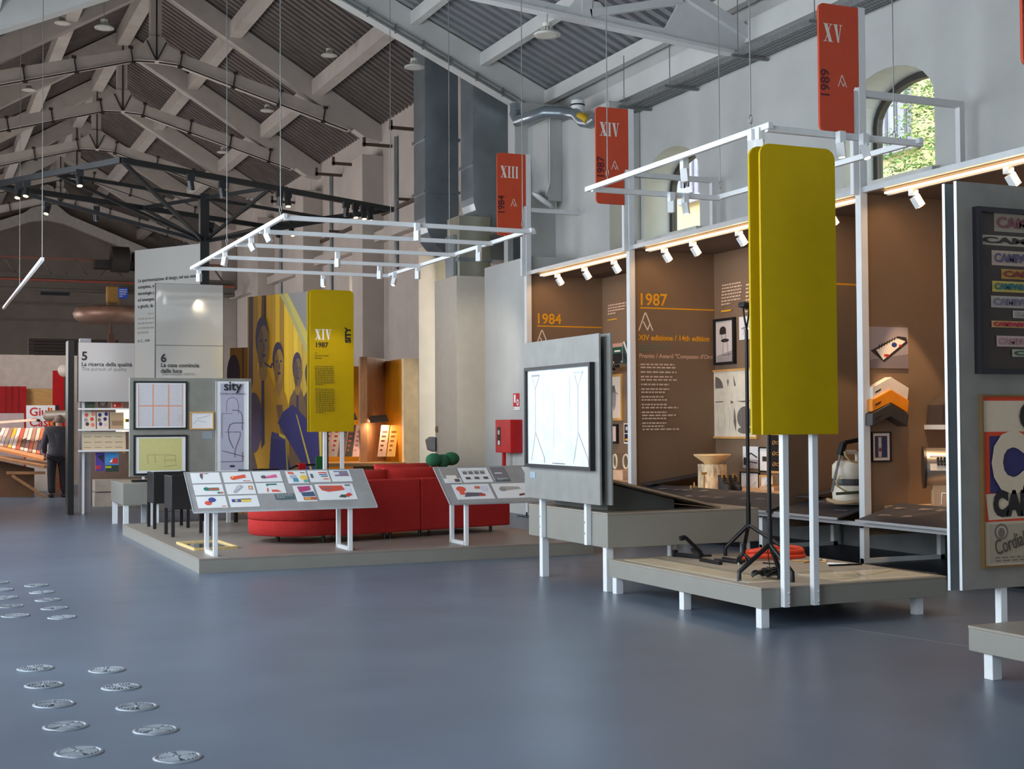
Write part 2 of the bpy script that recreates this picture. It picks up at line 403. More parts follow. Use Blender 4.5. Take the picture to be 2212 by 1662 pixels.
for y in (28.9, 34.6):
    MB().box((WR-.06, y-.3, 6.65), (WR, y+3.3, 6.74)).box((WR-.3, y+1, 6.72), (WR, y+1.06, 6.78)).build('rail', mat('rusty_steel', (88, 74, 64)), wf)
for y in JAMB[:4]:
    MB().box((WR+.42, y-2.5, 0), (WR+.43, y, 5.55)).build('recess_glazing', GLASS, wf)
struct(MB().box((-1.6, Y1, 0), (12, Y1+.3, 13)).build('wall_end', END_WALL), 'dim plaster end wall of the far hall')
# left wall with tall windows
wl = MB(); prev = Y0
for a, b in LEFT_WINDOWS:
    wl.box((WALL_L-.3, prev, 0), (WALL_L, a, 10)); wl.box((WALL_L-.3, a, 0), (WALL_L, b, .9)); wl.box((WALL_L-.3, a, 5.5), (WALL_L, b, 10)); prev = b
for y in (30, 40, 50):
    wl.box((WALL_L-.3, prev, 0), (WALL_L, y-2, 10)); wl.box((WALL_L-.3, y-2, 0), (WALL_L, y+2, 2)); wl.box((WALL_L-.3, y-2, 6), (WALL_L, y+2, 10)); prev = y+2
wl.box((WALL_L-.3, prev, 0), (WALL_L, Y1, 10))
struct(wl.build('wall_left', mat('bounce_cut_brown', (120, 104, 92), .9)), 'brown wall with tall windows')  # unseen wall, coloured dark to cut bounced light
wb = MB().box((-1.6, Y0-.3, 0), (3.7, Y0, 10)).box((6.3, Y0-.3, 0), (12, Y0, 10)).box((3.7, Y0-.3, 2.6), (6.3, Y0, 10)).build('wall_rear', mat('bounce_cut_brown', (120, 104, 92), .9)); struct(wb)  # unseen rear wall, same dark colour to hold the bounce down

# ---- concrete trusses of the far hall
def truss(y, m, idx):
    t = thing('roof_truss', 'concrete roof truss with king post, %s beyond the big white gable beam' % ORD[idx], 'roof truss', (RX, y, 9.9)); struct(t); del t['category']
    e = (0, .32, 0)
    for sgn in (1, -1):
        f = lambda pts: [(RX+sgn*(x-RX), y, z) for x, z in pts]
        MB().prism(f([(5.2, 11.68), (10.3, 8.58), (10.75, 8.52), (10.75, 8.89), (5.2, 12.2)]), e).build('rafter', m, t)
        MB().prism([(p[0], p[1]-.012, p[2]) for p in f([(5.2, 9.98), (5.65, 9.96), (9.9, 8.74), (10.1, 9.0), (5.9, 10.16), (5.5, 10.36), (5.2, 10.38)])], (0, .3, 0)).build('tie_beam', m, t)
    MB().prism([(5.07, y+.03, 10.2), (5.33, y+.03, 10.2), (5.33, y+.03, 11.9), (5.07, y+.03, 11.9)], (0, .26, 0)).build('king_post', m, t)
    MB().prism([(4.72, y-.01, 10.1), (5.68, y-.01, 10.1), (5.36, y-.01, 10.55), (5.04, y-.01, 10.55)], (0, .3, 0)).build('gusset', m, t)
    c = MB()
    for sgn in (1, -1):
        P = lambda x, z: (RX+sgn*(x-RX), y-.04, z)
        c.tube([P(5.25, 9.93), P(5.7, 9.91), P(9.8, 8.72)], .018, 6)
        for x in (5.75, 7.0, 8.1, 9.2):
            z = 9.95-(x-5.65)*.287; c.beam(P(x-.02, z-.06), P(x+.04, z+.30), .03, .03); c.ob(P(x-.02, z-.05), (.05, 0, 0), (0, .04, 0), (0, 0, .03)); c.ob(P(x+.04, z+.3), (.05, 0, 0), (0, .04, 0), (0, 0, .03))
        c.beam(P(5.21, 9.98), P(5.42, 10.42), .03, .03)
    c.tube([(RX, y-.03, 10.0), (RX, y-.03, 11.8)], .02, 6)
    c.build('tie_clamp', mat('dark_clamp', (50, 46, 44), .6), t); return t
for i, y in enumerate((32.0, 37.5, 43.0, 48.5, 54.0)): truss(y, CONC, i)
et = thing('end_truss', 'pale scissor truss against the far end wall', 'roof truss', (RX, Y1-.5, 9.9)); struct(et); del et['category']
for sgn in (1, -1):
    f = lambda pts: [(RX+sgn*(x-RX), Y1-.5, z) for x, z in pts]
    MB().prism(f([(5.2, 10.1), (5.9, 9.98), (10.7, 8.2), (10.7, 8.55), (6.1, 10.35), (5.6, 10.75), (5.45, 11.5), (5.2, 11.6)]), (0, .3, 0)).build('tie_beam', mat('pale_truss', (200, 194, 186), .8), et)

# ---- steel truss of the near hall
yt = 15.7
t = thing('steel_roof_truss', 'white riveted steel roof truss above the niche wall', 'roof truss', (9, yt, 6.6)); struct(t); del t['category']
def pz(x, z): return (x, yt, z)
for sgn in (1, -1):
    R_ = lambda x: RX+sgn*(x-RX)
    MB().beam((R_(5.2), yt, 6.98), (R_(10.3), yt, 6.56), .16, .05).beam((R_(5.2), yt, 7.04), (R_(10.3), yt, 6.62), .02, .16).build('bottom_chord', STEELW, t)
    MB().beam((R_(5.2), yt, 9.2), (R_(10.75), yt, 6.75), .2, .16).build('rafter', STEELW, t)
    MB().prism([(R_(9.2), yt-.02, 6.72), (R_(10.35), yt-.02, 6.52), (R_(10.6), yt-.02, 6.75), (R_(10.2), yt-.02, 7.1), (R_(9.75), yt-.02, 7.32), (R_(9.45), yt-.02, 7.15)], (0, .04, 0)).build('gusset_plate', STEELW, t)
    MB().beam((R_(8.05), yt, 6.78), (R_(8.05), yt, 7.95), .14, .1, (0, 1, 0)).build('web_post', STEELW, t)
    MB().beam((R_(8.1), yt, 6.85), (R_(9.5), yt, 7.2), .1, .1).beam((R_(8.0), yt+.05, 7.0), (R_(6.6), yt+.05, 8.5), .1, .08).build('web_brace', STEELW, t)
    MB().prism([(R_(7.7), yt-.02, 6.78), (R_(8.5), yt-.02, 6.72), (R_(8.25), yt-.02, 7.02), (R_(7.9), yt-.02, 7.02)], (0, .04, 0)).build('gusset_plate', STEELW, t)

# ---- outside: sunny courtyard building and ivy
ob = thing('courtyard_building', 'cream building seen through the arched windows', 'building', (17.5, 20, 0))
MB().box((17.5, 4, 0), (18, 42, 14)).build('wall', mat('cream_stucco', (246, 226, 176), .8, var=.05, scale=1), ob)
for p in ((1920, 240), (1462, 352), (1500, 360)):
    c = ux(p[0], p[1], 17.4); MB().box((17.42, c.y-.55, c.z-.7), (17.5, c.y+.55, c.z+.7)).box((17.36, c.y-.75, c.z-.85), (17.5, c.y+.75, c.z-.7)).build('window', mat('mauve_shutter', (186, 182, 200), .6), ob)
    for k in range(4): MB().box((17.39, c.y-.5+k*.28, c.z-.65), (17.43, c.y-.44+k*.28, c.z+.65)).build('window_bar', mat('dim_shutter', (120, 118, 130), .6), ob)
iv = MB(); rr = random.Random(3); edge = ux(1952, 250, 16.6).y
for i in range(11000):
    z = rr.uniform(3.2, 8.6); ymax = edge-(.9 if z < 5.6 else 0)+.35*math.sin(z*2.3)+.2*math.sin(z*7)
    y = ymax-(abs(rr.gauss(0, .35)) if rr.random() < .3 else rr.uniform(0, 2.6)); x = 16.6+rr.uniform(-.5, .5); s_ = rr.uniform(.03, .062)
    a = V((rr.uniform(-1, 1), rr.uniform(-1, 1), rr.uniform(-1, .2))).normalized(); b = a.orthogonal().normalized(); c = V((x, y, z))
    iv.add([c-a*s_, c+b*s_*.45, c+a*s_, c-b*s_*.45], [(0, 1, 2, 3)], rr.choice((0, 0, 1, 2)))
tag(iv.build('climbing_ivy', [mat('leaf_mid', (110, 150, 60), .6), mat('leaf_dark', (62, 98, 40), .6), mat('leaf_light', (170, 190, 96), .6)]), 'green climbing plant outside the arched window', 'ivy', kind='stuff')
struct(MB().box((12.6, 0, -.3), (40, 45, 0)).build('ground_courtyard', mat('courtyard_gravel', (190, 180, 160), .9)))
# ================================================================ niche wall
BAYS = [(20.01, 16.57), (16.57, 12.9), (12.9, 11.55), (11.55, 5.6)]
NF, NB, NT = 9.17, 10.53, 3.90
GOLD = pm((226, 160, 20)); PALE = pm((222, 196, 176)); PINKT = pm((206, 168, 148))
nw = []
for i, (ya, yb) in enumerate(BAYS):
    n = thing('wall_niche_%d' % (i+1), 'taupe display niche number %d along the right wall' % (i+1), 'niche', (NF, ya, 0)); struct(n); del n['category']; nw.append(n)
    MB().box((NF, ya, .30), (NB, ya+.05, NT)).build('side_panel', TAUPE, n)
    MB().box((NB, yb+.05, .30), (NB+.05, ya+.05, NT)).build('back_panel', TAUPE, n)
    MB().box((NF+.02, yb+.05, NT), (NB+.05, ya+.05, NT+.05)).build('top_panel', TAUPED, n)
    MB().box((NF-.03, yb, NT+.0), (NF+.02, ya, NT+.06)).build('fascia', ALU, n)
    MB().box((NB-.25, yb+.05, 0), (NB-.2, ya, .5)).build('plinth', mat('shadow_grey', (110, 112, 112), .7), n)
    MB().box((8.95, yb, 0), (NB-.25, ya, .014)).build('floor_board', DARKF, n)
    # shelf + sloping caption board
    MB().box((9.42, yb+.06, .565), (NB, ya, .605)).build('shelf', mat('beige_shelf', (190, 160, 128), .55), n)
    MB().box((8.98, yb, .415), (9.03, ya, .455)).build('front_rail', ALU, n)
    # led track with spots
    tk = MB().box((9.33, yb+.22, NT-.045), (9.37, ya-.22, NT)).build('light_track', mat('grey_track', (150, 148, 146), .5), n)
    MB().box((9.27, yb+.25, NT-.034), (9.295, ya-.25, NT-.014)).build('led_strip', LED, n)
    L = ya-yb-.5
    ns = [3, 3, 1, 4][i]
    for k in range(ns):
        y = ya-.25-L*[(.18, .50, .82), (.13, .36, .70), (.4,), (.07, .31, .55, .8)][i][k]
        s = MB().box((9.29, y-.035, NT-.11), (9.36, y+.035, NT-.045)).build('spotlight', WHITE, n)
        c = V((9.36, y-.02, NT-.17)); d = V((.5, -.15, -.85)).normalized(); a = d.cross(Y_).normalized()
        MB().ob(c, d*.06, a*.038, d.cross(a)*.038).build('spot_head', WHITE, s)
        MB().cyl(c+d*.061, c+d*.063, .028).build('spot_lens', BULBW, s)
WARM = (1, .60, .28)
for i, (ya, yb) in enumerate(BAYS):
    area('niche_led', (9.34, (ya+yb)/2, NT-.06), (10.0, (ya+yb)/2, 1.5), max(.4, ya-yb-.5), .02, 7.5*(ya-yb), WARM, 170)
for (y, tx, ty, tz, p) in ((19.3, 10.3, 18.7, .8, 45), (17.7, 10.4, 17.4, .9, 45), (15.9, 10.0, 16.2, .6, 70), (15.0, 10.0, 14.8, .7, 60), (13.6, 10.3, 13.6, 1.5, 50),
                           (12.2, 10.2, 12.4, .7, 60), (11.1, 10.0, 11.2, .5, 90), (10.0, 10.0, 10.6, .6, 60), (8.5, 10.3, 8.8, 1.2, 40)):
    spot('niche_spot', (9.38, y, NT-.22), (tx, ty, tz), p*2.8, (1, .64, .34), 38, .25, .02)

# caption boards (sloping), one per stretch of counter
CB = [(0, 19.95, 16.62), (1, 16.5, 12.95), (2, 12.8, 11.66), (3, 11.36, 5.7)]
for i, ya, yb in CB:
    b = MB(); b.prism([(8.9, ya, .468), (8.9, ya, .486), (9.46, ya, .640), (9.46, ya, .622)], (0, yb-ya, 0))
    bo = b.build('caption_board', DARKB, nw[i])
    MB().box((8.885, yb, .464), (8.90, ya, .488)).build('board_edge', ALU, bo)
    U = -Y_; W = V((.56, 0, .154)).normalized(); polys = []; r = random.Random(i)
    for k in range(int((ya-yb)/.33)):
        u = .18+k*.33+r.uniform(-.06, .06)
        for v in (.12, .34):
            if r.random() < .75: polys += paragraph(u, v+.09, .2, 3, .022, .010, (150, 142, 140), seed=k*7+int(v*50)+i*90, ragged=.6)
    print2d('captions', bo, (8.9, ya, .487), U, W, polys)
# side boards leaning along the side walls
for i, (ya, x0) in enumerate(((16.57, 9.3), (12.9, 9.25))):
    MB().prism([(x0, ya-.02, .64), (x0+1.0, ya-.02, .78), (x0+1.0, ya-.34, .78), (x0, ya-.30, .64)], (0, 0, .014)).build('side_caption_board', DARKB, nw[i+1])
# leg frames
for y in (11.55, 10.21, 13.4, 16.57, 15.1, 20.0):
    t = MB().box((9.12, y-.035, 0), (9.19, y+.035, .42)).box((9.12, y-.03, 0), (10.2, y+.03, .06)).box((10.14, y-.03, 0), (10.2, y+.03, .42)).box((9.12, y-.03, .38), (10.2, y+.03, .42)).build('counter_trestle', WHITE)
    tag(t, '', 'trestle', 'trestles under the niche counter')
    t['label'] = {11.55: 'white trestle frame under the niche counter below the XV post', 10.21: 'white trestle leg under the counter beside the poster panel edge', 13.4: 'white trestle leg under the counter behind the green panel posts',
                  16.57: 'white trestle under the counter behind the deep grey block table', 15.1: 'white trestle in shadow behind the black floor lamps', 20.0: 'farthest white trestle under the niche counter'}[y]
# floor marks on the dark boards
fp = []
r = random.Random(11)
for k in range(14): fp += paragraph(r.uniform(.1, 1.0), 1+r.uniform(0, 6.5), .25, 2, .03, .012, (96, 100, 108), seed=k)
print2d('floor_captions', nw[2], (9.05, 9.2, .014), X_, Y_, fp)

# ---- side wall lettering
def niche_text(n, y, year, ed, ed2, x0, ztop, zl):
    O = lambda px, py: uy(px, py, y)
    print2d('rule', n, (x0, y, zl), X_, Z_, [(GOLD, rect(0, 0, NB-x0-.01, .02))])
    text(n, year, (x0-.03, y, zl+.05), X_, Z_, .235, GOLD, bold=.004)
    print2d('emblem', n, (x0-.02, y, zl-.31), X_, Z_, mark(0, 0, .25, (226, 214, 204)))
    text(n, '%s edizione / %s edition' % (ed, ed2), (x0-.02, y, zl-.44), X_, Z_, .105, GOLD, bold=.003)
    print2d('fine_print', n, (x0-.02, y, zl-.60), X_, Z_, paragraph(0, .10, .5, 3, .04, .016, (96, 116, 96), 3))
niche_text(nw[0], 20.01, '1984', 'XIII', '13th', 9.33, 0, 3.07)
niche_text(nw[1], 16.57, '1987', 'XIV', '14th', 9.31, 0, 3.09)
text(nw[1], 'Premio / Award "Compasso d\'Oro"', (9.29, 16.57, 2.40), X_, Z_, .085, PINKT, bold=.002)
pl = []; v = 2.32; r = random.Random(5)
for k in range(19):
    for q in range(r.choice((1, 2, 2, 3)) if k < 14 else 1):
        if q == 0: pl.append(((206, 140, 20), rect(-.03, v-.028, -.018, v-.016)))
        pl += paragraph(0, v, r.uniform(.35, .62) if k < 14 else .2, 1, .05, .022, (206, 186, 170), seed=k*5+q, ragged=0); v -= .043
    v -= .022
print2d('award_list', nw[1], (9.31, 16.57, 0), X_, Z_, [(c, p) for c, p in pl if min(b for a, b in p) > 1.35])
print2d('rule', nw[2], (9.3, 12.9, 3.09), X_, Z_, [(GOLD, rect(0, 0, 1.2, .02))])
# quotations on the back walls
for n, pxs, nl, gcol in ((nw[0], (1314, 656, 1354, 690), 4, 1), (nw[1], (1560, 612, 1604, 672), 7, 1), (nw[1], (1612, 610, 1660, 690), 8, 0)):
    O, U, w_, h_ = on_x(NB, *pxs)
    print2d('quotation', n, O, U, Z_, paragraph(0, h_, w_, nl, h_/(nl+1.6), h_/(nl+1.6)*.42, (226, 196, 176), seed=nl, ragged=.1)+([((226, 170, 30), rect(0, 0, w_*.5, h_*.06))] if gcol else []))

# ---- posts with red signs
def rpan(x0, z0, x1, z1, r_, corners, y):
    pts = []; n = 6
    for key, cx_, cz_, t0 in (('bl', x0, z0, math.pi), ('br', x1, z0, 1.5*math.pi), ('tr', x1, z1, 0), ('tl', x0, z1, .5*math.pi)):
        if key in corners:
            sx = 1 if 'l' in key else -1; sz = 1 if 'b' in key else -1
            for k in range(n+1):
                t = t0+.5*math.pi*k/n; pts.append((cx_+sx*r_+r_*math.cos(t), y, cz_+sz*r_+r_*math.sin(t)))
        else: pts.append((cx_, y, cz_))
    return pts
MAROON = (92, 26, 34)
for y, num, yr, extra in ((20.01, 'XIII', '1984', 'farthest of the hanging red signs'), (16.57, 'XIV', '1987', 'between the white pilaster and the small window'),
                          (11.55, 'XV', '1989', 'in front of the ivy window'), (8.74, 'XVI', '1991', 'cut off by the picture edge')):
    nm = {'XVI': '1991', 'XV': '1989', 'XIV': '1987', 'XIII': '1984'}[num]
    t = thing('sign_post', 'white post carrying the red %s sign, %s' % (num, extra), 'post', (NF, y, 0), 'sign posts along the niche wall')
    if num == 'XVI': t['label'] = 'white post carrying the red sign cut off at the top of the picture'
    MB().box((NF-.045, y-.045, .457), (NF+.045, y+.045, 5.87)).build('post', WHITE, t, .004)
    MB().box((NF+.045, y-.035, 4.93), (10.56, y+.035, 5.0)).build('wall_bracket', STEELW, t)
    MB().box((10.49, y-.035, NT+.06), (10.56, y+.035, 4.93)).build('rear_post', STEELW, t)
    MB().box((NF-.12, y-.03, NT-.02), (NF-.045, y+.03, 4.98)).build('sign_clamp', WHITE, t, .01)
    s = thing('edition_sign', 'vermilion hanging sign with Roman numeral %s, %s' % (num, extra), 'sign', (8.62, y, 4.52), 'red edition signs')
    if num == 'XVI': s['label'] = 'vermilion hanging sign at the upper right corner, mostly cut off'
    yy = y-.045
    pts = rpan(8.62, 4.52, 9.125, 5.86, .06, ('tl', 'bl'), yy)
    pts = [q for q in pts if not (q[0] > 9.1 and q[2] < 4.6)]
    k = next(i for i, q in enumerate(pts) if q[0] > 9.1)
    pts[k:k] = [(9.055, yy, 4.52), (9.055, yy, 4.98), (9.075, yy, 5.02), (9.125, yy, 5.02)]
    MB().prism(pts, (0, .03, 0)).build('panel', RED, s)
    print2d('numeral', s, (8.675, yy, 5.46), X_, Z_, roman(num, .19, (232, 222, 214)))
    print2d('emblem', s, (8.855, yy, 5.0), X_, Z_, mark(0, 0, .12, (232, 222, 214)))
    text(s, yr, (8.74, yy, 4.86), Z_, -X_, .155, pm(MAROON), bold=.003)

# ---- white box cladding left of the niches, with fire hose cabinet
b = MB().box((9.2, 20.06, 0), (10.7, 21.9, 4.22)).build('wall_box_tall', WHITE_WALL, None, .005); struct(b, 'tall white cladding box beside the first niche')
b = MB().box((8.87, 22.4, 0), (10.0, 23.5, 4.13)).build('wall_box_low', mat('cream_plaster', (214, 206, 192), .8, var=.02), None, .005); struct(b, 'cream cladding box below the air ducts')
t = thing('fire_hose_cabinet', 'red fire hose cabinet on the white cladding wall', 'cabinet', (9.2, 20.5, 1.2))
O, U, w_, h_ = on_x(9.2, 1096, 907, 1129, 978)
FRED = mat('fire_red', (190, 20, 26), .4)
MB().box((8.98, O.y, O.z), (9.199, O.y-w_, O.z+h_)).build('body', FRED, t, .008)
MB().box((9.02, O.y-w_*.38, O.z-.62), (9.07, O.y-w_*.38+.06, O.z)).build('pipe', FRED, t)
#, X_, Z_, [((18, 18, 22), rect(.03, .06, .15, h_*.72)), ((200, 200, 205), rect(.05, h_*.5, .11, h_*.6)), ((180, 180, 186), rect(.06, .22, .12, .27)), ((210, 210, 214), rect(.06, .05, .14, .12))])
print2d('instruction_sticker', t, (8.979, O.y-w_*.10, O.z), -Y_, Z_, [((24, 24, 28), rect(.02, .12, .16, h_*.78)), ((200, 200, 205), rect(.05, h_*.55, .12, h_*.68)), ((216, 216, 220), rect(.05, .13, .13, .2))])
O, U, w_, h_ = on_x(9.19, 1111, 850, 1125, 886)
s = thing('fire_sign', 'small red and white fire hose sign above the red cabinet', 'sign', O)
MB().box((9.17, O.y, O.z), (9.2, O.y-w_, O.z+h_)).build('panel', mat('sign_white', (232, 232, 234), .5), s)
print2d('print', s, (9.17, O.y, O.z), U, Z_, [((196, 24, 30), rect(0, h_*.2, w_, h_)), ((236, 236, 238), rect(w_*.12, h_*.45, w_*.4, h_*.92)), ((236, 236, 238), ell(w_*.7, h_*.45, w_*.18, h_*.2)), ((196, 24, 30), ell(w_*.7, h_*.45, w_*.08, h_*.1)), ((90, 90, 96), rect(w_*.05, h_*.08, w_*.2, h_*.14))])
O, U, w_, h_ = on_x(8.85, 930, 944, 946, 977)
d = thing('gel_dispenser', 'grey wall-mounted hand gel dispenser on the cream box', 'dispenser', O)
MB().prism([(8.87, O.y-.05, O.z), (8.76, O.y-.05, O.z+.04), (8.72, O.y-.05, O.z+h_*.8), (8.80, O.y-.05, O.z+h_), (8.87, O.y-.05, O.z+h_)], (0, -.2, 0)).build('housing', mat('dispenser_grey', (150, 156, 164), .4), d, .01)
MB().box((8.85, O.y-.262, O.z+.02), (8.87, O.y-.25, O.z+h_-.02)).build('side_edge', BLACK, d)
c = ux(944, 928, 8.87); tag(MB().cyl((8.868, c.y, c.z), (8.855, c.y, c.z), .06, n=20).build('round_plate', mat('plate_brass', (120, 96, 80), .4), None), 'small round brown plate on the cream box above the dispenser', 'plate')

# ---- air ducts
t = thing('air_duct', 'galvanised square air duct curving towards the wall, left of the pair', 'air duct', (8.3, 23.6, 4))
yA = 24.0
xa, xb = uy(918, 300, yA).x, uy(990, 300, yA).x
zb_ = uy(940, 470, yA).z; dpt = .62
MB().box((xa, yA, zb_), (xb, yA+dpt, deck_f(xb)-.25)).build('riser', GALV, t)
prof = [];
for k in range(9):
    a = math.pi/2*k/8; prof.append((xa+.75-.75*math.cos(a), zb_-.75*math.sin(a)+.0))
inner = [(xb+.06-.06*math.cos(math.pi/2*k/8), zb_-.06*math.sin(math.pi/2*k/8)) for k in range(9)]
e = MB()
for k in range(8):
    e.prism([(prof[k][0], yA, prof[k][1]), (prof[k+1][0], yA, prof[k+1][1]), (inner[k+1][0], yA, inner[k+1][1]), (inner[k][0], yA, inner[k][1])], (0, dpt, 0))
e.build('elbow', GALV, t)
MB().box((xa+.75, yA, zb_-.75), (10.6, yA+dpt, zb_-.08)).build('branch', GALV, t)
for z in (uy(950, 300, yA).z, uy(950, 415, yA).z):
    MB().box((xa-.03, yA-.03, z-.03), (xb+.03, yA+dpt+.03, z+.03)).build('flange', GALV, t)
t = thing('air_duct', 'galvanised square air duct with an elbow, nearer the red XIII sign', 'air duct', (9.2, 22.6, 4.1))
yA = 22.62; dpt = .6
xa, xb = uy(1022, 300, yA).x, uy(1100, 300, yA).x
zt_ = uy(1020, 425, yA).z
MB().box((xa, yA, zt_), (xb, yA+dpt, 9.2)).build('riser', GALV, t)
e = MB(); R1, R2 = .62, .12
prof = [(xa+R1-R1*math.cos(math.pi/2*k/8), zt_-R1*math.sin(math.pi/2*k/8)) for k in range(9)]
e.prism([(p[0], yA, p[1]) for p in prof]+[(xb+.15, yA, zt_-R1), (xb+.15, yA, zt_-.1), (xb, yA, zt_)], (0, dpt, 0))
e.build('elbow', GALV, t)
xc, xd = uy(990, 540, yA).x, uy(1057, 540, yA).x
MB().box((xc, yA-.05, 4.131), (xd, yA+.55, uy(1020, 468, yA).z)).build('drop', mat('galv_cream', (196, 196, 180), .3, .9, var=.1, scale=2), t)
xs_ = uy(962, 560, yA+.5).x
MB().box((xs_, yA+.1, 4.131), (xc-.005, yA+.5, uy(975, 505, yA).z)).build('side_run', GALV, t)
for z in (uy(1060, 356, yA).z,): MB().box((xa-.03, yA-.03, z-.03), (xb+.03, yA+dpt+.03, z+.03)).build('flange', GALV, t)
MB().box((xc-.03, yA-.08, 4.42), (xd+.03, yA+.58, 4.48)).build('flange', GALV, t)
# grey duct stub behind the XIII sign
O, U, w_, h_ = on_y(21.2, 1148, 380, 1168, 555)
tag(MB().box((O.x-.35, 21.2, 4.25), (min(9.6, O.x+w_), 21.42, O.z+h_)).build('duct_panel', mat('slate_duct', (78, 88, 92), .4, .5)), 'dark slate duct panel behind the red XIII sign post', 'duct')
# white outlet duct with round grille on the pilaster
t = thing('outlet_duct', 'white vertical air outlet with a round grille on the pilaster', 'air outlet', (9.95, 20.4, 4.9))
c0, c1 = ux(1147, 350, 9.95), ux(1195, 350, 9.95); zt_ = ux(1170, 268, 9.95).z; zb_ = ux(1170, 425, 9.95).z
MB().prism([(9.85, c0.y, zb_+.1), (9.85, c0.y, zt_), (9.85, c1.y, zt_), (9.85, c1.y, zb_-.15)], (.27, 0, 0)).build('casing', WHITE_WALL, t, .01)
c = ux(1173, 432, 9.84); MB().lathe([(.0, -.02), (.2, -.02), (.23, .0), (.21, .03), (.0, .045)], c, 24, ax=(-.5, .25, -.75)).build('grille', WHITE, t)
MB().tube([(9.84, ux(1187, 300, 9.84).y, zt_), (9.84, ux(1187, 300, 9.84).y, zb_+.15), (9.83, c.y-.1, c.z)], .012).build('cable', STEELW, t)
# spiral duct crossing above the pilaster
t = thing('spiral_duct', 'small galvanised duct snaking over the pilaster below the roof', 'air duct', (9.9, 20.5, 6.7))
pts = [ux(1112, 245, 9.42), ux(1118, 262, 9.42), ux(1150, 252, 9.5), ux(1180, 242, 9.6), ux(1215, 243, 9.8), ux(1245, 247, 9.9), ux(1258, 262, 9.92), ux(1275, 265, 9.95), ux(1290, 255, 9.95)]
MB().tube(pts, .1, 12).build('pipe', GALV, t)
MB().tube([ux(1112, 225, 9.42), ux(1113, 240, 9.42)], .09, 12).build('elbow', GALV, t)
MB().cyl(ux(1248, 218, 9.95), ux(1248, 246, 9.95), .11, n=16).build('white_sleeve', WHITE, t)
MB().cyl(ux(1248, 226, 9.95), ux(1248, 229, 9.95), .118, n=16).build('clamp_band', BLACK, t)
MB().tube([ux(1252, 250, 9.88), ux(1262, 253, 9.88), ux(1270, 262, 9.88)], .06, 10).build('yellow_band', mat('warning_yellow', (196, 160, 20), .5), t)
# cable tray
t = thing('cable_tray', 'perforated galvanised cable tray hung below the roof edge', 'cable tray', (10.4, 16, 6.5))
MB().box((10.28, 10.5, 6.46), (10.60, 19.4, 6.475)).box((10.28, 10.5, 6.46), (10.29, 19.4, 6.55)).box((10.59, 10.5, 6.46), (10.60, 19.4, 6.55)).build('tray', TRAY, t)
for k, y in enumerate((18.6, 17.2, 15.4, 13.7, 12.0)):
    h = MB().box((10.1, y-.02, 6.42), (10.68, y+.02, 6.46)).build('hanger_bar', TRAY, t)
    MB().cyl((10.2, y, 6.42), (10.2, y, 7.25), .008, n=6).cyl((10.62, y, 6.42), (10.62, y, 6.95), .008, n=6).build('hanger_rod', TRAY, h)
slots = []
for k in range(150):
    for j in range(3): slots.append(((60, 62, 64), rect(.03+k*.058, .04+j*.09, .06+k*.058, .085+j*.09)))
print2d('perforation', t, (10.29, 10.6, 6.46), Y_, X_, slots, step=0, lift=.001)
# ================================================================ things in the niches
SH = .605                                        # counter height
def pic(name, label, cat, plane, box, fw_, fm, fn, depth=.03, sm=None):
    O, U, w_, h_ = (on_x if plane[0] == 'x' else on_y)(plane[1], *box)
    off = -.002
    O = O+U.cross(Z_)*.0
    return framed(name, label, cat, O, U, w_, h_, fw_*min(w_, h_), fm, fn(w_, h_), depth, sm=sm)
INK = (40, 38, 40); GR = (120, 112, 108)
OAKF = mat('oak_frame', (206, 160, 92), .5, var=.08)
# --- bay 1
pic('photo_print', 'green shopfront photo print with a white word, in the first niche', 'photo', ('x', NB), (1325, 742, 1346, 786), 0, None,
    lambda w, h: [((196, 150, 140), rect(0, h*.82, w, h)), ((20, 84, 70), rect(0, h*.5, w, h*.82)), ((24, 30, 32), rect(0, 0, w, h*.5)), ((230, 230, 226), rect(w*.2, h*.58, w*.8, h*.66)), ((210, 210, 210), rect(w*.05, h*.04, w*.15, h*.12)), ((210, 210, 210), rect(w*.85, h*.04, w*.95, h*.12))], .012)
pic('photo_print', 'narrow dark photo print with diagonal stripes beside the green shopfront photo', 'photo', ('x', NB), (1347, 738, 1358, 786), 0, None,
    lambda w, h: [((40, 70, 66), rect(0, 0, w, h)), ((210, 210, 214), [(0, h), (w*.4, h), (w, h*.5), (w, h*.3)]), ((30, 34, 36), [(0, h*.6), (w, h*.1), (w, 0), (0, h*.3)])], .012)
pic('framed_drawing', 'tall oak frame with a grey figure drawing in the first niche', 'picture', ('x', NB), (1309, 809, 1346, 909), .07, OAKF,
    lambda w, h: [((232, 214, 196), rect(w*.06, h*.03, w*.94, h*.97)), ((150, 140, 144), [(w*.35, h*.5), (w*.5, h*.2), (w*.62, h*.32), (w*.66, h*.6), (w*.55, h*.78), (w*.42, h*.66)]), ((96, 88, 92), ell(w*.5, h*.68, w*.1, h*.08)), ((110, 100, 106), [(w*.25, h*.5), (w*.4, h*.35), (w*.36, h*.6)]), ((90, 84, 88), seg((w*.6, h*.62), (w*.78, h*.56), .012))])
pic('framed_drawing', 'small black frame with blank paper below the tall oak frame', 'picture', ('x', NB), (1309, 917, 1337, 958), .1, BLACK, lambda w, h: [((232, 206, 192), rect(w*.1, h*.1, w*.9, h*.9))], .04)
pic('photo_print', 'photo strip of two small pictures at the niche post', 'photo', ('x', NB), (1349, 915, 1361, 959), 0, None,
    lambda w, h: [((30, 26, 30), rect(w*.1, h*.52, w*.9, h*.95)), ((30, 26, 30), rect(w*.1, h*.08, w*.9, h*.48)), ((200, 190, 190), ell(w*.5, h*.75, w*.2, h*.1)), ((220, 170, 40), ell(w*.5, h*.2, w*.3, h*.06))], .01)
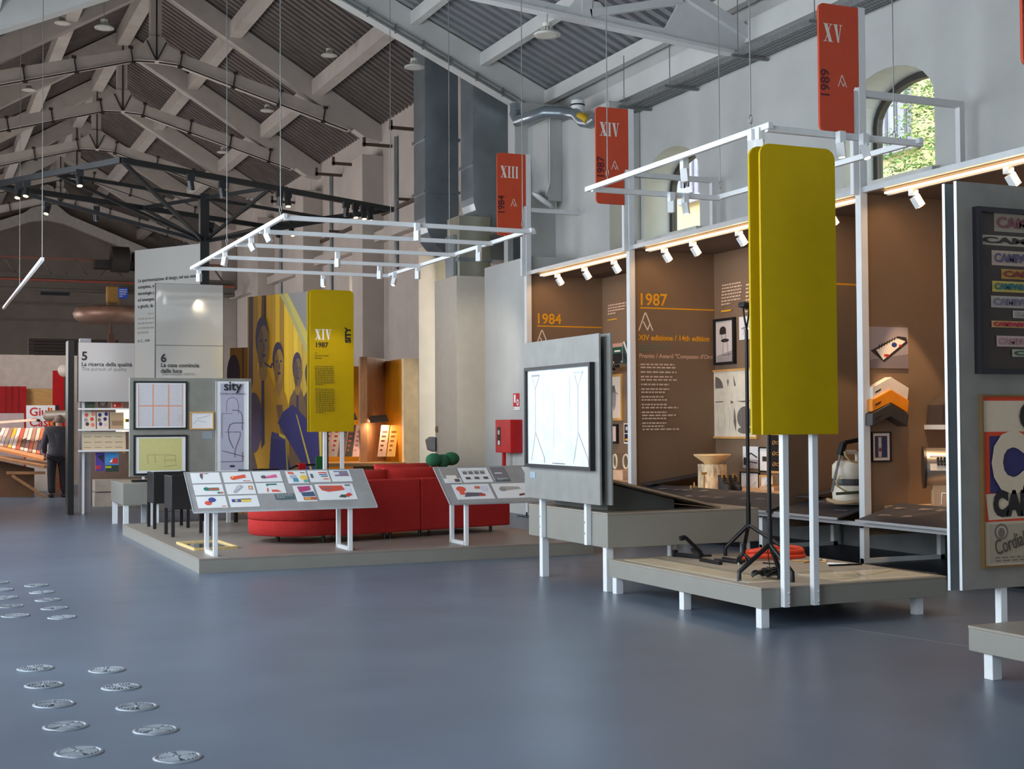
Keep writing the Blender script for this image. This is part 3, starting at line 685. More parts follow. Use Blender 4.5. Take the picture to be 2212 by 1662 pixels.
t = thing('bracket_lamp', 'black folded bracket lamp on the back of the first niche', 'lamp', ux(1312, 806, NB))
a, b, c = ux(1309, 812, NB-.02), ux(1317, 795, NB-.15), ux(1333, 791, NB-.32)
MB().beam(a, ux(1326, 798, NB-.25), .05, .035).build('strut', BLACK, t)
MB().beam(b, c, .09, .05).build('head', BLACK, t, .01)
MB().beam(a, b, .04, .03).build('arm', BLACK, t)
# glass case on a beige plinth
zc = SH
t = thing('plinth_block', 'beige plinth block below the glass case in the first niche', 'plinth', (10.2, 17.7, zc))
O, U, w_, h_ = on_x(10.1, 1310, 1016, 1345, 1046)
MB().box((10.1, O.y-w_, zc), (10.5, O.y, O.z+h_)).build('block', mat('beige_plinth', (206, 176, 148), .6), t, .004); zp = O.z+h_
t = thing('glass_case', 'clear glass case holding white handles in the first niche', 'display case', (10.2, 17.7, zp))
O2, U, w2, h2 = on_x(10.12, 1311, 980, 1344, 1016)
MB().box((10.12, O2.y-w2, zp+.002), (10.46, O2.y, O2.z+h2)).build('glass_box', GLASS, t)
for k, dx in enumerate((.12, .3)):
    hnd = MB(); y = O2.y-w2*(.25+.35*k)
    hnd.tube([(10.2+.1*k, y+.09*math.cos(q)*(1 if k else .7), zp+.13+.11*math.sin(q)) for q in [i*2*math.pi/18 for i in range(18)]], .016, 8, closed=True)
    tag(hnd.build('tap_handle', mat('ivory', (236, 226, 206), .35)), '%s ivory loop handle inside the glass case' % ('smaller' if k == 0 else 'larger'), 'handle')
# --- bay 2 pedestal with bowl
c = uy(1533, 1064, 15.6); cx_, cy_ = 9.95, 15.75
t = thing('pedestal', 'pale speckled cylindrical pedestal in the 1987 niche', 'pedestal', (cx_, cy_, SH))
zc_ = uy(1535, 1003, cy_).z
MB().cyl((cx_, cy_, SH), (cx_, cy_, zc_), .195, n=32).build('drum', mat('speckled_stone', (216, 190, 156), .8, var=.35, scale=18, bump=.3, bscale=30, stretch=(1, 1, .35)), t)
t = thing('bowl', 'wide pale wooden bowl on the speckled pedestal', 'bowl', (cx_, cy_, zc_))
MB().lathe([(.105, 0), (.12, .02), (.25, .115), (.252, .135), (.235, .13), (.1, .03), (0, .025)], (cx_, cy_, zc_), 36).build('bowl_body', mat('maple_bowl', (226, 190, 140), .45, var=.08), t)
for k, px in enumerate((1563, 1586)):
    p = uy(px, 1066, 15.1+k*.0); q = V((p.x, 15.1, SH))
    t = thing('hiking_boot', 'black hiking boot with yellow tongue, %s of the two beside the pedestal' % ('nearer the pedestal' if k == 0 else 'farther from the pedestal'), 'boot', q, 'hiking boots')
    BT = mat('boot_black', (30, 28, 28), .6, var=.2, scale=40)
    m_ = MB(); rings = []
    for z, rx, ry, dy in ((0, .05, .13, -.03), (.03, .055, .14, -.03), (.07, .05, .12, -.02), (.11, .045, .07, .03), (.17, .048, .06, .04), (.2, .05, .062, .04)):
        rings.append([q+V((rx*math.cos(a), dy+ry*math.sin(a), z)) for a in [i*2*math.pi/14 for i in range(14)]])
    loft(m_, rings).build('upper', BT, t)
    MB().ob(q+V((0, -.005, .17)), (.03, 0, 0), (0, .012, 0), (0, 0, .035)).build('tongue', mat('boot_yellow', (226, 160, 20), .6), t)
    lc = MB()
    for i in range(4): lc.tube([q+V((-.04, -.07+.02*i, .08+.025*i)), q+V((0, -.1+.02*i, .1+.025*i)), q+V((.04, -.07+.02*i, .08+.025*i))], .006, 6)
    lc.build('laces', mat('boot_lace', (60, 54, 50), .8), t)
for k, (px, h) in enumerate(((1521, .22), (1500, .1), (1493, .06))):
    p = uy(px, 1060, 15.4); q = V((p.x, 15.4, SH)); m_ = MB().cyl(q, q+V((0, 0, h)), .012, n=8)
    if k == 0: m_.box(q+V((-.04, -.012, h-.02)), q+V((.04, .012, h+.01)))
    tag(m_.build('wooden_peg', WOOD), ['small wooden mallet-shaped peg in front of the pedestal', 'short wooden peg left of the pedestal', 'shortest wooden peg at the side board'][k], 'peg')
# --- bay 2 back wall
def chairphoto(w, h):
    return [((206, 198, 196), rect(w*.08, h*.04, w*.92, h*.96)), ((160, 150, 150), [(w*.1, h*.05), (w*.9, h*.05), (w*.9, h*.3), (w*.1, h*.2)]), (INK, ell(w*.42, h*.74, w*.16, h*.09)), (INK, rect(w*.26, h*.66, w*.58, h*.74)), (INK, ell(w*.52, h*.52, w*.2, h*.04))]+pline(INK, [(w*.34, h*.67), (w*.4, h*.52)], .008)+pline(INK, [(w*.54, h*.67), (w*.58, h*.52)], .008)+pline(INK, [(w*.45, h*.5), (w*.4, h*.2), (w*.85, h*.22)], .006)+pline(INK, [(w*.62, h*.5), (w*.7, h*.16)], .006)
pic('framed_photo', 'black framed photo of a black chair in the 1987 niche', 'picture', ('x', NB), (1547, 688, 1591, 788), .07, BLACK, chairphoto, .05)
pic('photo_print', 'unframed print of two small umbrella shapes beside the black chair photo', 'photo', ('x', NB), (1598, 683, 1636, 733), 0, None,
    lambda w, h: [((150, 150, 156), ell(w*.3, h*.45, w*.18, h*.1, 10, 0, math.pi)), ((150, 150, 156), ell(w*.7, h*.5, w*.16, h*.1, 10, 0, math.pi))]+pline(GR, [(w*.3, h*.45), (w*.25, h*.2)], .008)+pline(GR, [(w*.7, h*.5), (w*.8, h*.25)], .008), .01)
def blueprint(w, h):
    L = []
    G = (112, 104, 98)
    L += [(G, [(w*.07, h*.9), (w*.07, h*.73), (w*.25, h*.73)]+ell(w*.07, h*.73, w*.18, h*.17, 8, 0, math.pi/2)), (G, [(w*.36, h*.74), (w*.38, h*.83), (w*.36, h*.86), (w*.34, h*.83)]), (G, [(w*.48, h*.92), (w*.54, h*.76), (w*.5, h*.75)]), (G, rect(w*.07, h*.525, w*.25, h*.54)), (G, [(w*.42, h*.55), (w*.42, h*.5), (w*.5, h*.52)]), (G, [(w*.54, h*.535), (w*.92, h*.545), (w*.7, h*.515)]), (G, ell(w*.73, h*.3, w*.17, h*.16, 22)), (G, ell(w*.73, h*.12, w*.16, h*.05, 14)), (G, [(w*.5, h*.45), (w*.54, h*.25), (w*.53, h*.1), (w*.48, h*.25)])]
    for a in (.1, .25, .36, .45, .62): L += pline((176, 170, 160), [(w*a, h*.5), (w*(a+.04), h*.3), (w*(a+.02), h*.1)], .004)
    return L
pic('framed_drawing', 'large oak frame with grey pattern pieces on paper in the 1987 niche', 'picture', ('x', NB), (1542, 797, 1639, 948), .03, OAKF, blueprint, .04, mat('cream_paper', (222, 214, 196), .6))
def armphoto(w, h): return [((176, 172, 176), rect(0, 0, w, h*.4)), (INK, [(w*.05, h*.15), (w*.35, h*.1), (w*.35, h*.45), (w*.05, h*.5)])]+pline(INK, [(w*.3, h*.5), (w*.5, h*.7), (w*.9, h*.5)], .02)+pline(INK, [(w*.4, h*.3), (w*.9, h*.25)], .014)
pic('photo_print', 'unframed grey photo of a black folding arm below the large oak frame', 'photo', ('x', NB), (1606, 965, 1641, 1012), 0, None, armphoto, .01)
pic('framed_drawing', 'black frame with one small black square beside the folding arm photo', 'picture', ('x', NB), (1642, 966, 1666, 1020), .07, BLACK, lambda w, h: [(INK, rect(w*.3, h*.42, w*.7, h*.62))], .03)
pic('framed_drawing', 'black framed pencil sketch standing on the 1987 niche counter', 'picture', ('x', NB), (1602, 1020, 1643, 1071), .05, BLACK, lambda w, h: [((196, 192, 196), rect(w*.5, h*.05, w*.505, h*.9))]+pline(GR, [(w*.2, h*.3), (w*.4, h*.5), (w*.3, h*.2)], .006)+pline(GR, [(w*.6, h*.4), (w*.8, h*.6), (w*.75, h*.3)], .006), .03)
pic('framed_drawing', 'small oak frame with a pale sketch beside the black framed sketch', 'picture', ('x', NB), (1644, 1027, 1674, 1064), .1, OAKF, lambda w, h: pline(GR, [(w*.3, h*.3), (w*.5, h*.7), (w*.7, h*.3)], .008), .03)
O, U, w_, h_ = on_x(NB, 1664, 936, 1693, 1022)
t = framed('tool_display', 'oak shadow box with small brass scissors and tools on black', 'display', O, U, w_, h_, .025, WOOD, None, .06, sm=BLACK)
for k in range(3):
    p = O+U*(w_*.55)+Z_*(h_*(.22+.27*k))+V((-.06, 0, 0))
    MB().tube([p+V((0, .03*math.cos(q), .025*math.sin(q))) for q in [i*2*math.pi/12 for i in range(12)]], .006, 6, closed=True).beam(p, p+V((0, -.12, .02)), .012, .012).beam(p, p+V((0, -.12, -.02)), .012, .012).build('scissors', mat('brass', (216, 176, 120), .3, .8), t)
p = uy(1684, 1090, 12.95)
tag(MB().box((10.3, 12.98, SH), (10.36, 13.06, 1.42)).build('upright_bar', BLACK), 'thin black upright bar at the end of the 1987 niche', 'bar')
O, U, w_, h_ = on_x(10.3, 1655, 1062, 1686, 1087)
b = MB(); b.box((10.2, O.y-w_, SH), (10.48, O.y, SH+.05))
tt = tag(b.build('tool_tray', mat('beige_plinth', (206, 176, 148))), 'low beige tray of small golden parts in the 1987 niche', 'tray')
for k in range(3): tag(MB().beam((10.24, O.y-.1-.14*k, SH+.062), (10.40, O.y-.16-.14*k, SH+.062), .024, .024).build('brass_part', mat('brass', (216, 176, 120), .3, .8)), 'small golden bar lying on the beige tray, %s from the frames' % ORD[k], 'part', 'golden parts on the tray')
# --- bay 3: vacuum cleaner
vx, vy = 9.55, 11.95
vx = uy(1835, 1050, vy).x
t = thing('vacuum_cleaner', 'white drum vacuum cleaner with a black handle tube in the niche', 'vacuum cleaner', (vx, vy, SH))
CRM = mat('cream_plastic', (232, 222, 204), .4)
MB().lathe([(.165, 0), (.18, .02), (.185, .2), (.178, .205)], (vx, vy, SH), 32).build('drum', CRM, t)
MB().lathe([(.18, .205), (.182, .21), (.182, .27), (.178, .275)], (vx, vy, SH), 32).build('grey_band', mat('band_grey', (70, 68, 70), .5), t)
MB().lathe([(.178, .275), (.185, .28), (.18, .42), (.14, .465), (0, .475)], (vx, vy, SH), 32).build('lid', CRM, t)
MB().tube([(vx-.11, vy, SH+.46), (vx-.11, vy, SH+.53), (vx-.08, vy, SH+.56), (vx+.08, vy, SH+.56), (vx+.11, vy, SH+.53), (vx+.11, vy, SH+.46)], .025, 8).build('carry_handle', CRM, t)
a, b = uy(1797, 1062, vy-.1), uy(1816, 980, vy-.05)
MB().cyl((a.x, vy-.1, a.z), b, .016, n=10).build('tube', mat('chrome', (210, 210, 214), .15, 1), t)
c, d = uy(1822, 957, vy-.05), uy(1858, 950, vy-.05)
MB().beam(b+V((-.01, 0, -.02)), c, .07, .06).beam(c, d, .05, .045).build('grip', BLACK, t, .008)
MB().tube([uy(x, y, vy-.15) for x, y in ((1858, 1002), (1836, 996), (1826, 984), (1824, 976))], .01, 8).build('flex', mat('flex_cream', (206, 186, 140), .5), t)
MB().tube([uy(x, y, vy-.2) for x, y in ((1815, 1028), (1806, 1040), (1808, 1050), (1824, 1060), (1838, 1066))], .01, 8).build('flex', mat('flex_cream', (206, 186, 140), .5), t)
MB().tube([V((vx, vy, SH+.035))+V((.23*math.cos(q), .23*math.sin(q), .012*math.sin(3*q))) for q in [i*2*math.pi/28 for i in range(28)]], .02, 8, closed=True).build('hose', mat('hose_beige', (176, 150, 116), .6), t)
MB().beam((a.x-.02, vy-.2, a.z-.02), (vx+.3, vy-.24, a.z+.0), .02, .03).build('rod', mat('green_rod', (70, 84, 60), .5), t)
# --- bay 4 on the side wall (plane y=11.55)
def keyb(w, h): return [((150, 142, 150), rect(0, 0, w, h)), ((120, 112, 120), [(0, 0), (w, 0), (w, h*.35), (0, h*.2)]), ((40, 36, 40), [(w*.04, h*.42), (w*.38, h*.14), (w*.99, h*.62), (w*.95, h*.76), (w*.75, h*.78), (w*.2, h*.5)]), ((226, 220, 216), [(w*.18, h*.44), (w*.36, h*.2), (w*.93, h*.66), (w*.7, h*.74)]), ((30, 60, 120), ell(w*.64, h*.57, w*.07, h*.06)), ((190, 40, 40), rect(w*.38, h*.28, w*.5, h*.34)), ((190, 40, 40), rect(w*.76, h*.53, w*.83, h*.58))]+[((20, 18, 20), [(w*(.24+.065*k), h*(.46+.037*k)), (w*(.27+.065*k), h*(.475+.037*k)), (w*(.28+.065*k), h*(.58+.03*k)), (w*(.25+.065*k), h*(.56+.03*k))]) for k in range(8)]
pic('photo_print', 'unframed lilac-grey photo of a white keyboard machine in the nearest niche', 'photo', ('y', 11.55), (1875, 707, 1960, 796), 0, None, keyb, .012)
def bluefr(w, h): return [((226, 206, 190), rect(w*.1, h*.08, w*.9, h*.92)), ((44, 54, 96), rect(w*.18, h*.14, w*.82, h*.86)), ((190, 176, 160), rect(w*.36, h*.16, w*.52, h*.82)), ((120, 50, 30), [(w*.36, h*.4), (w*.44, h*.5), (w*.54, h*.4), (w*.44, h*.32)])]
pic('framed_print', 'small black framed blue print below the folded chevron shelves', 'picture', ('y', 11.55), (1880, 933, 1922, 998), .06, BLACK, bluefr, .03)
for k, (c, nm) in enumerate((((222, 216, 206), 'white'), ((232, 140, 24), 'orange'), ((56, 54, 56), 'dark grey'))):
    y0 = (815, 842, 872)[k]; A = lambda px, py: uy(px, py, 11.5-.03*k)
    pts = [A(1878, y0+27), A(1916, y0), A(1957, y0+22), A(1957, y0+44), A(1916, y0+ (22 if k < 2 else 20)), A(1878, y0+52)]
    pts = [A(1878, y0+22), A(1918, y0), A(1957, y0+24), A(1954, y0+50), A(1918, y0+28), A(1878, y0+48)]
    t = thing('chevron_bin', '%s plastic chevron-shaped wall bin in the nearest niche' % nm, 'wall bin', pts[0])
    MB().prism([V((p.x, 11.55, p.z)) for p in pts], (0, -.10-.03*k, 0)).build('shell', mat('bin_'+nm, c, .35), t, .006)
    MB().prism([V((p.x, 11.45-.03*k, p.z)) for p in (A(1884, y0+32), A(1896, y0+25), A(1896, y0+28), A(1884, y0+35))], (0, -.004, 0)).build('slot', BLACK, t)
# public phone on a stand
p = uy(2034, 1010, 11.0); PH = p.copy()
t = phone = thing('drum_appliance', 'steel drum-shaped appliance with a keypad on a stand in the nearest niche', 'appliance', (p.x, 11.0, SH))
cz = p.z; R_ = .20; px_ = p.x
ST = mat('satin_steel', (176, 170, 162), .3, .8, var=.05)
MB().cyl((px_-.16, 11.0, cz), (px_+.2, 11.0, cz), R_, n=40).build('drum', ST, t)
for k, xx in enumerate((px_-.185, px_+.2)): MB().cyl((xx, 11.0, cz+.0), (xx+.025, 11.0, cz+.0), R_+.02, n=40).build('end_disc', mat('phone_dark', (48, 42, 38), .35), t)
MB().ob((px_+.02, 11.0-R_*.86, cz+.05), (.15, 0, 0), (0, .02, .0), (0, .03, .075)).build('keypad_panel', mat('phone_panel', (190, 186, 180), .4), t)
kb = MB()
for i in range(4):
    for j in range(3): kb.ob((px_-.05+.032*i, 10.80-.012*j+.02, cz+.10-.032*j), (.011, 0, 0), (0, .02, 0), (0, .0, .009))
kb.build('keys', BLACK, t)
MB().box((px_-.1, 10.92, SH), (px_+.24, 11.1, cz-.12)).build('stand', mat('stand_sand', (196, 164, 128), .5), t, .01)
MB().tube([(px_-.02, 10.8, SH+.01), (px_-.02, 10.8, SH+.16), (px_+.14, 10.8, SH+.16), (px_+.14, 10.8, SH+.01)], .008, 8).build('wire_stand', mat('chrome', (210, 210, 214)), t)
phone.rotation_euler.z = math.radians(-36)
O, U, w_, h_ = on_y(11.3, 2034, 852, 2075, 928)
t = thing('wall_shelf_bin', 'dark smoked wall holder on a small white shelf beside the poster panel', 'holder', O)
MB().prism([(O.x, 11.3, O.z+.05), (O.x+w_, 11.3, O.z+.05), (O.x+w_, 11.3, O.z+h_), (O.x+w_*.7, 11.3, O.z+h_), (O.x+w_*.1, 11.3, O.z+h_*.7)], (0, .24, 0)).build('holder', mat('smoked_plastic', (70, 62, 60), .25), t)
MB().box((O.x-.02, 11.25, O.z), (O.x+w_, 11.55, O.z+.05)).build('shelf', WHITE, t)
# ================================================================ floor vents
def vent(x, y, label, rot):
    t = thing('floor_vent', label, 'floor vent', (x, y, 0), 'round floor vents')
    PL = mat('vent_plate', (132, 140, 150), .4, .3); R_ = .112
    MB().lathe([(R_, 0.0005), (R_, .004), (R_-.012, .010), (R_-.02, .008), (R_-.022, .004), (.0, .004)], (x, y, 0), 28).build('plate', PL, t)
    MB().lathe([(R_-.024, .0042), (R_-.024, .0055), (0, .0056)], (x, y, 0), 24).build('gap_shade', mat('vent_gap_shade', (62, 68, 76), .6), t)  # dark disc painted in for the shade between the slats
    sl = MB()
    for k in range(4):
        a0 = rot+k*math.pi/2
        for j in range(5):
            if k % 2 == 0:
                r_ = .026+.015*j; pts = [(x+r_*math.cos(a0+.18+1.2*q/6), y+r_*math.sin(a0+.18+1.2*q/6), .0085) for q in range(7)]
                for q in range(6): sl.beam(pts[q], pts[q+1], .005, .006)
            else:
                a = a0+.22+.28*j; sl.beam((x+.022*math.cos(a), y+.022*math.sin(a), .0085), (x+.086*math.cos(a), y+.086*math.sin(a), .0085), .005, .006)
    sl.build('swirl_slats', mat('vent_slat', (176, 184, 194), .35, .3), t)
    MB().lathe([(.0, .004), (.014, .004), (.016, .010), (0, .011)], (x, y, 0), 14).build('hub', PL, t)
n_ = ['nearest', 'second', 'third', 'fourth', 'farthest']
for k in range(5):
    vent(.72, 6.54+.59*k, 'round floor vent, %s from the camera in the near cluster, row nearer the picture edge' % n_[k], .3+k*.5)
    vent(1.115, 6.25+.60*k, 'round floor vent, %s from the camera in the near cluster, row nearer the sofa' % n_[k], .1+k*.7)
    vent(1.10, 11.17+.585*k, 'round floor vent, %s from the camera in the far cluster, row nearer the sofa' % n_[k], .2+k)
    vent(.775, 11.43+.62*k, 'round floor vent, %s from the camera in the far cluster, row nearer the picture edge' % n_[k], .6+k)

# ================================================================ low table with lamp parts
BX = 5.635
LEGW = .07
def table(name, label, x0, x1, y0, y1, z0, z1, legs, top=True):
    t = thing(name, label, 'display table', ((x0+x1)/2, (y0+y1)/2, 0))
    MB().box((x0, y0, z0), (x1, y1, z1-.018)).build('apron', GREY, t, .004)
    MB().box((x0-.002, y0-.002, z1-.018), (x1+.002, y1+.002, z1)).build('top', GREYT, t, .003)
    for x, y in legs: MB().box((x-LEGW/2, y-LEGW/2, 0), (x+LEGW/2, y+LEGW/2, z0)).build('leg', WHITE, t, .003)
    return t
x1 = 7.34
lt = table('low_table', 'low grey display table carrying the tripod floor lamps', BX, x1, 8.28, 10.62, .145, .297,
           [(BX+.05, 8.34), (BX+.05, 9.42), (BX+.05, 10.55), (7.15, 8.40), (7.15, 9.42), (7.15, 10.55)])
TZ = .297
def sheet(name, label, x0, y0, x1, y1, polys):
    t = thing(name, label, 'display panel', (x0, y0, TZ))
    MB().box((x0, y0, TZ), (x1, y1, TZ+.003)).build('paper', mat('tan_paper', (206, 186, 164), .6), t)
    if polys: print2d('print', t, (x0, y0, TZ+.003), X_, Y_, polys)
    MB().box((x0-.02, y0-.02, TZ+.014), (x1+.02, y1+.02, TZ+.020)).box((x0-.02, y0-.02, TZ+.0), (x0-.012, y1+.02, TZ+.014)).build('glass_cover', GLASS, t)
    return t
sheet('glazed_drawing', 'long glazed drawing along the low table edge facing the sofa', 5.72, 8.55, 6.0, 10.5, [((190, 180, 164), rect(.04, .1, .045, 1.8)), ((170, 160, 146), rect(.12, .2, .124, 1.6)), ((180, 170, 150), rect(.2, .05, .205, 1.3))])
sheet('glazed_drawing', 'wide glazed drawing at the low table corner beside the poster panel', 6.38, 8.33, 7.27, 8.88, [((140, 128, 112), seg((.1, .1), (.8, .4), .006)), ((150, 138, 120), seg((.15, .45), (.7, .12), .005)), ((130, 118, 104), seg((.3, .05), (.5, .5), .006))]+[((150, 140, 124), seg((.2+.03*k, .2), (.3+.03*k, .35), .004)) for k in range(6)])
# chartreuse sign on two white posts bolted to the front of the low table
t = thing('chartreuse_totem', 'tall blank chartreuse double panel on white posts at the low table', 'sign panel', (5.95, 8.24, .15))
for yy, nm in ((8.185, 'front_board'), (8.30, 'rear_board')):
    MB().prism(rpan(5.60+(.0 if yy < 8.2 else -.015), 1.405, 6.262, 3.515, .085, ('tl', 'tr'), yy), (0, .022, 0)).build(nm, LIME, t, .002)
for x in (5.822, 6.082):
    p = MB().box((x-.025, 8.225, .152), (x+.025, 8.275, 3.2)).build('post', WHITE, t, .003)
    for z in (.18, .255): MB().lathe([(.009, 0), (.009, .006), (0, .01)], (x+.014, 8.225, z), 10, ax=(0, -1, 0)).build('bolt', ALU, p)

# tripod floor lamps
def floor_lamp(label, c, hubz, topz, feet, head):
    t = thing('tripod_floor_lamp', label, 'floor lamp', (c[0], c[1], TZ), 'black tripod floor lamps')
    MB().cyl((c[0], c[1], hubz), (c[0], c[1], topz), .0165, n=12).cyl((c[0], c[1], hubz-.03), (c[0], c[1], hubz+.2), .021, n=12).build('pole', BLACKM, t)
    for f in feet:
        h = V((c[0], c[1], hubz)); k = V((f[0], f[1], TZ+.07)); MB().tube([h, h.lerp(k, .5), k, (f[0], f[1], TZ)], .018, 10).build('leg', BLACKM, t)
    p = V((c[0], c[1], topz))
    s = MB().tube([p, p+V((-.02, 0, .1)), p+V((-.035, 0, .2))], .009, 8).tube([p, p+V((.02, 0, .1)), p+V((.03, 0, .2))], .009, 8).build('fork', BLACKM, t)
    MB().ob(p+V((0, 0, .215)), V((.055, 0, -.012)), (0, .05, 0), V((.006, 0, .022))).build('reflector_head', BLACK, t, .008)
    return t
fa = [uz(1597, 1256, TZ), uz(1712, 1258, TZ), uz(1684, 1246, TZ+.02)]
ca = uy(1663, 1172, 8.70)
floor_lamp('black tripod floor lamp behind the chartreuse panel, nearer to the table corner', (ca.x, 8.70), uy(1663, 1176, 8.70).z, 2.3, [(q.x, q.y) for q in fa], None)
cb = uy(1617, 1134, 10.3)
floor_lamp('black tripod floor lamp standing free at the back of the low table', (cb.x, 10.30), cb.z, uy(1614, 712, 10.3).z, [(uz(1567, 1201, TZ).x, uz(1567, 1201, TZ).y), (cb.x+.10, 10.52), (cb.x+.18, 9.95)], None)
# cable coil below the nearer lamp
c = uz(1660, 1250, TZ); cc = MB(); r = random.Random(2)
for k in range(9):
    a = r.uniform(.05, .085); ox, oy, oz = r.uniform(-.02, .07), r.uniform(-.02, .02), .012+.006*k; tl = r.uniform(-.3, .3)
    cc.tube([c+V((ox+a*math.cos(q), oy+a*.75*math.sin(q), oz+.012*math.sin(q*2+k)+.02*abs(math.sin(q+tl)))) for q in [i*2*math.pi/20 for i in range(20)]], .0065, 6, closed=True)
for k in range(3): cc.tube([c+V((-.10+.045*math.cos(q), .03*math.sin(q), .02+.008*k+.025*abs(math.sin(q)))) for q in [i*2*math.pi/16 for i in range(16)]], .0065, 6, closed=True)
cc.tube([c+V((.02, 0, .04)), c+V((.03, .05, .2)), V((ca.x, 8.70, uy(1663, 1176, 8.7).z))], .004, 6)
tag(cc.build('coiled_cable', BLACK), 'coil of black cable on the low table under the lamp', 'cable')
# orange hose
c = uz(1670, 1206, TZ); hs = MB()
for k in range(2): hs.tube([c+V(((.30-.03*k)*math.cos(q)+.02*k, (.16-.02*k)*math.sin(q), .024+.042*k+.012*math.sin(q*2))) for q in [i*2*math.pi/30 for i in range(30)]], .024, 10, closed=True)
tag(hs.build('orange_hose', mat('orange_rubber', (206, 62, 30), .5)), 'looped orange hose on the low table behind the lamps', 'hose')
def bar(name, label, p, q, w_, h_, lift=None, m=BLACKM):
    a, b = uz(*p, TZ), uz(*q, TZ); z = h_/2+.001 if lift is None else lift
    return tag(MB().beam(a+Z_*z, b+Z_*z, w_, h_).build(name, m, None, .003), label, name.replace('_', ' '))
bar('black_bar', 'short black bar lying alone in front of the lamp parts', (1514, 1213), (1557, 1221), .035, .028)
bar('black_bar', 'flat black bar beside the small tripod foot', (1546, 1212), (1600, 1219), .05, .02)
bar('black_bar', 'long thin black bar behind the flat black bar', (1562, 1209), (1608, 1216), .03, .02)
a = thing('folding_arm', 'black folded lamp arm standing up on the low table', 'lamp arm', uz(1510, 1207, TZ))
p0 = uz(1458, 1203, TZ); p1 = uz(1512, 1208, TZ); MB().beam(p0+Z_*.02, p1+Z_*.02, .03, .035).build('lower_arm', BLACKM, a, .004)
MB().box(p0+V((-.02, -.02, 0)), p0+V((.02, .02, .06))).build('end_block', BLACKM, a, .004)
ym = p1.y; q0 = uy(1515, 1195, ym); q1 = uy(1480, 1161, ym); MB().beam(q0, q1, .028, .028).build('upper_arm', BLACKM, a, .004)
MB().beam(q1, q1+V((-.05, 0, -.01)), .04, .04).build('clip', BLACKM, a, .004)
MB().beam(p1+Z_*.02, q0, .035, .035).beam(p1+Z_*.03, uz(1496, 1198, TZ)+Z_*.04, .03, .03).cyl(p1+V((0, 0, .03)), p1+V((.1, -.03, .03)), .012, n=8).build('joint', BLACKM, a)
a = thing('small_tripod_foot', 'tiny black tripod foot with pale tips on the low table', 'tripod foot', uz(1605, 1218, TZ))
c = uz(1606, 1219, TZ); MB().cyl(c+Z_*.07, c+Z_*.17, .016, n=10).build('stem', BLACKM, a)
for k in range(4):
    q = 2*math.pi*k/4+.4; f = c+V((.07*math.cos(q), .07*math.sin(q), .012)); MB().tube([c+Z_*.085, c+V((.045*math.cos(q), .045*math.sin(q), .06)), f], .013, 8).build('leg', BLACKM, a)
    MB().cyl(f-Z_*.011, f+Z_*.008, .010, n=8).build('foot_tip', ALU, a)
bar('wrench', 'thin dark tool with round end right of the orange hose', (1648, 1218), (1700, 1222), .014, .012)
bar('wooden_stick', 'thin brown stick on the low table behind the white posts', (1735, 1217), (1782, 1210), .012, .012, m=WOOD)
bar('wooden_stick', 'longer brown stick crossing behind the white posts', (1712, 1213), (1786, 1216), .014, .012, m=WOOD)
bar('white_stick', 'thin pale strip on the low table behind the brown sticks', (1750, 1207), (1785, 1212), .02, .008, m=PAPER)
bar('white_strip', 'folded pale strip at the far edge of the low table', (1788, 1219), (1830, 1221), .05, .012, m=PAPER)
bar('long_pliers', 'long dark tool lying toward the glazed drawing', (1790, 1224), (1862, 1221), .016, .014)

# ================================================================ deep block table with drawing panel
mt = table('block_table', 'deep grey block table on tall white legs beside the sofa platform', BX, 7.22, 10.64, 12.31, .39, .70,
           [(BX+.045, 10.72), (BX+.045, 12.05), (7.12, 10.72), (7.12, 12.05)])
t = thing('drawing_stand', 'grey double panel on white posts holding the white tripod drawing', 'display panel', (5.57, 11.3, .4))
for xx, dy, nm in ((5.525, 0, 'front_board'), (5.61, -.05, 'rear_board')):
    MB().prism([(xx, 12.16, .775), (xx, 10.57+dy, .775), (xx, 10.57+dy, 2.285), (xx, 12.16, 2.285)], (.02, 0, 0)).build(nm, mat('light_grey_board', (136, 136, 132), .5), t, .002)
for y in (11.93, 10.975):
    p = MB().box((5.585, y-.025, .395), (BX-.002, y+.025, 2.2)).build('post', WHITE, t, .003)
    for z in (.6, .5): MB().lathe([(.009, 0), (.009, .008), (0, .012)], (5.585, y+.012, z), 10, ax=(-1, 0, 0)).build('bolt', ALU, p)
c = ux(1151, 1026, 5.52); MB().box((5.518, c.y-.06, c.z-.03), (5.525, c.y+.06, c.z+.03)).build('caption_plate', mat('caption_blue', (150, 168, 182), .4), t)
def lampdraw(w, h):
    G = (196, 201, 203); D = (160, 166, 168); L = []
    for cx_, col in ((.15, D), (.8, G)):
        L += pline(col, [(w*(cx_-.05), h*.9), (w*cx_, h*.78), (w*cx_, h*.35), (w*(cx_-.07), h*.06)], .008)+pline(col, [(w*(cx_+.06), h*.9), (w*cx_, h*.78)], .006)+pline(col, [(w*cx_, h*.35), (w*(cx_+.14), h*.10), (w*(cx_+.14), h*.05)], .010)+[(col, rect(w*(cx_-.06), h*.905, w*(cx_+.07), h*.925))]
    L += pline(G, [(w*.44, h*.75), (w*.44, h*.2)], .005)+pline(G, [(w*.28, h*.92), (w*.28, h*.6)], .004)+pline(G, [(w*.68, h*.9), (w*.68, h*.55)], .006)+paragraph(w*.42, h*.055, w*.2, 2, h*.025, h*.009, (120, 122, 120), 3)
    return L
O, U, w_, h_ = V((5.524, 12.05, 1.075)), -Y_, 1.40, .96
framed('framed_drawing', 'large black framed pencil drawing of tripod stands on the grey panel', 'picture', O, U, w_, h_, .032, BLACK, lampdraw(w_, h_), .05, sm=mat('bright_paper', (224, 230, 232), .45, coat=.3))

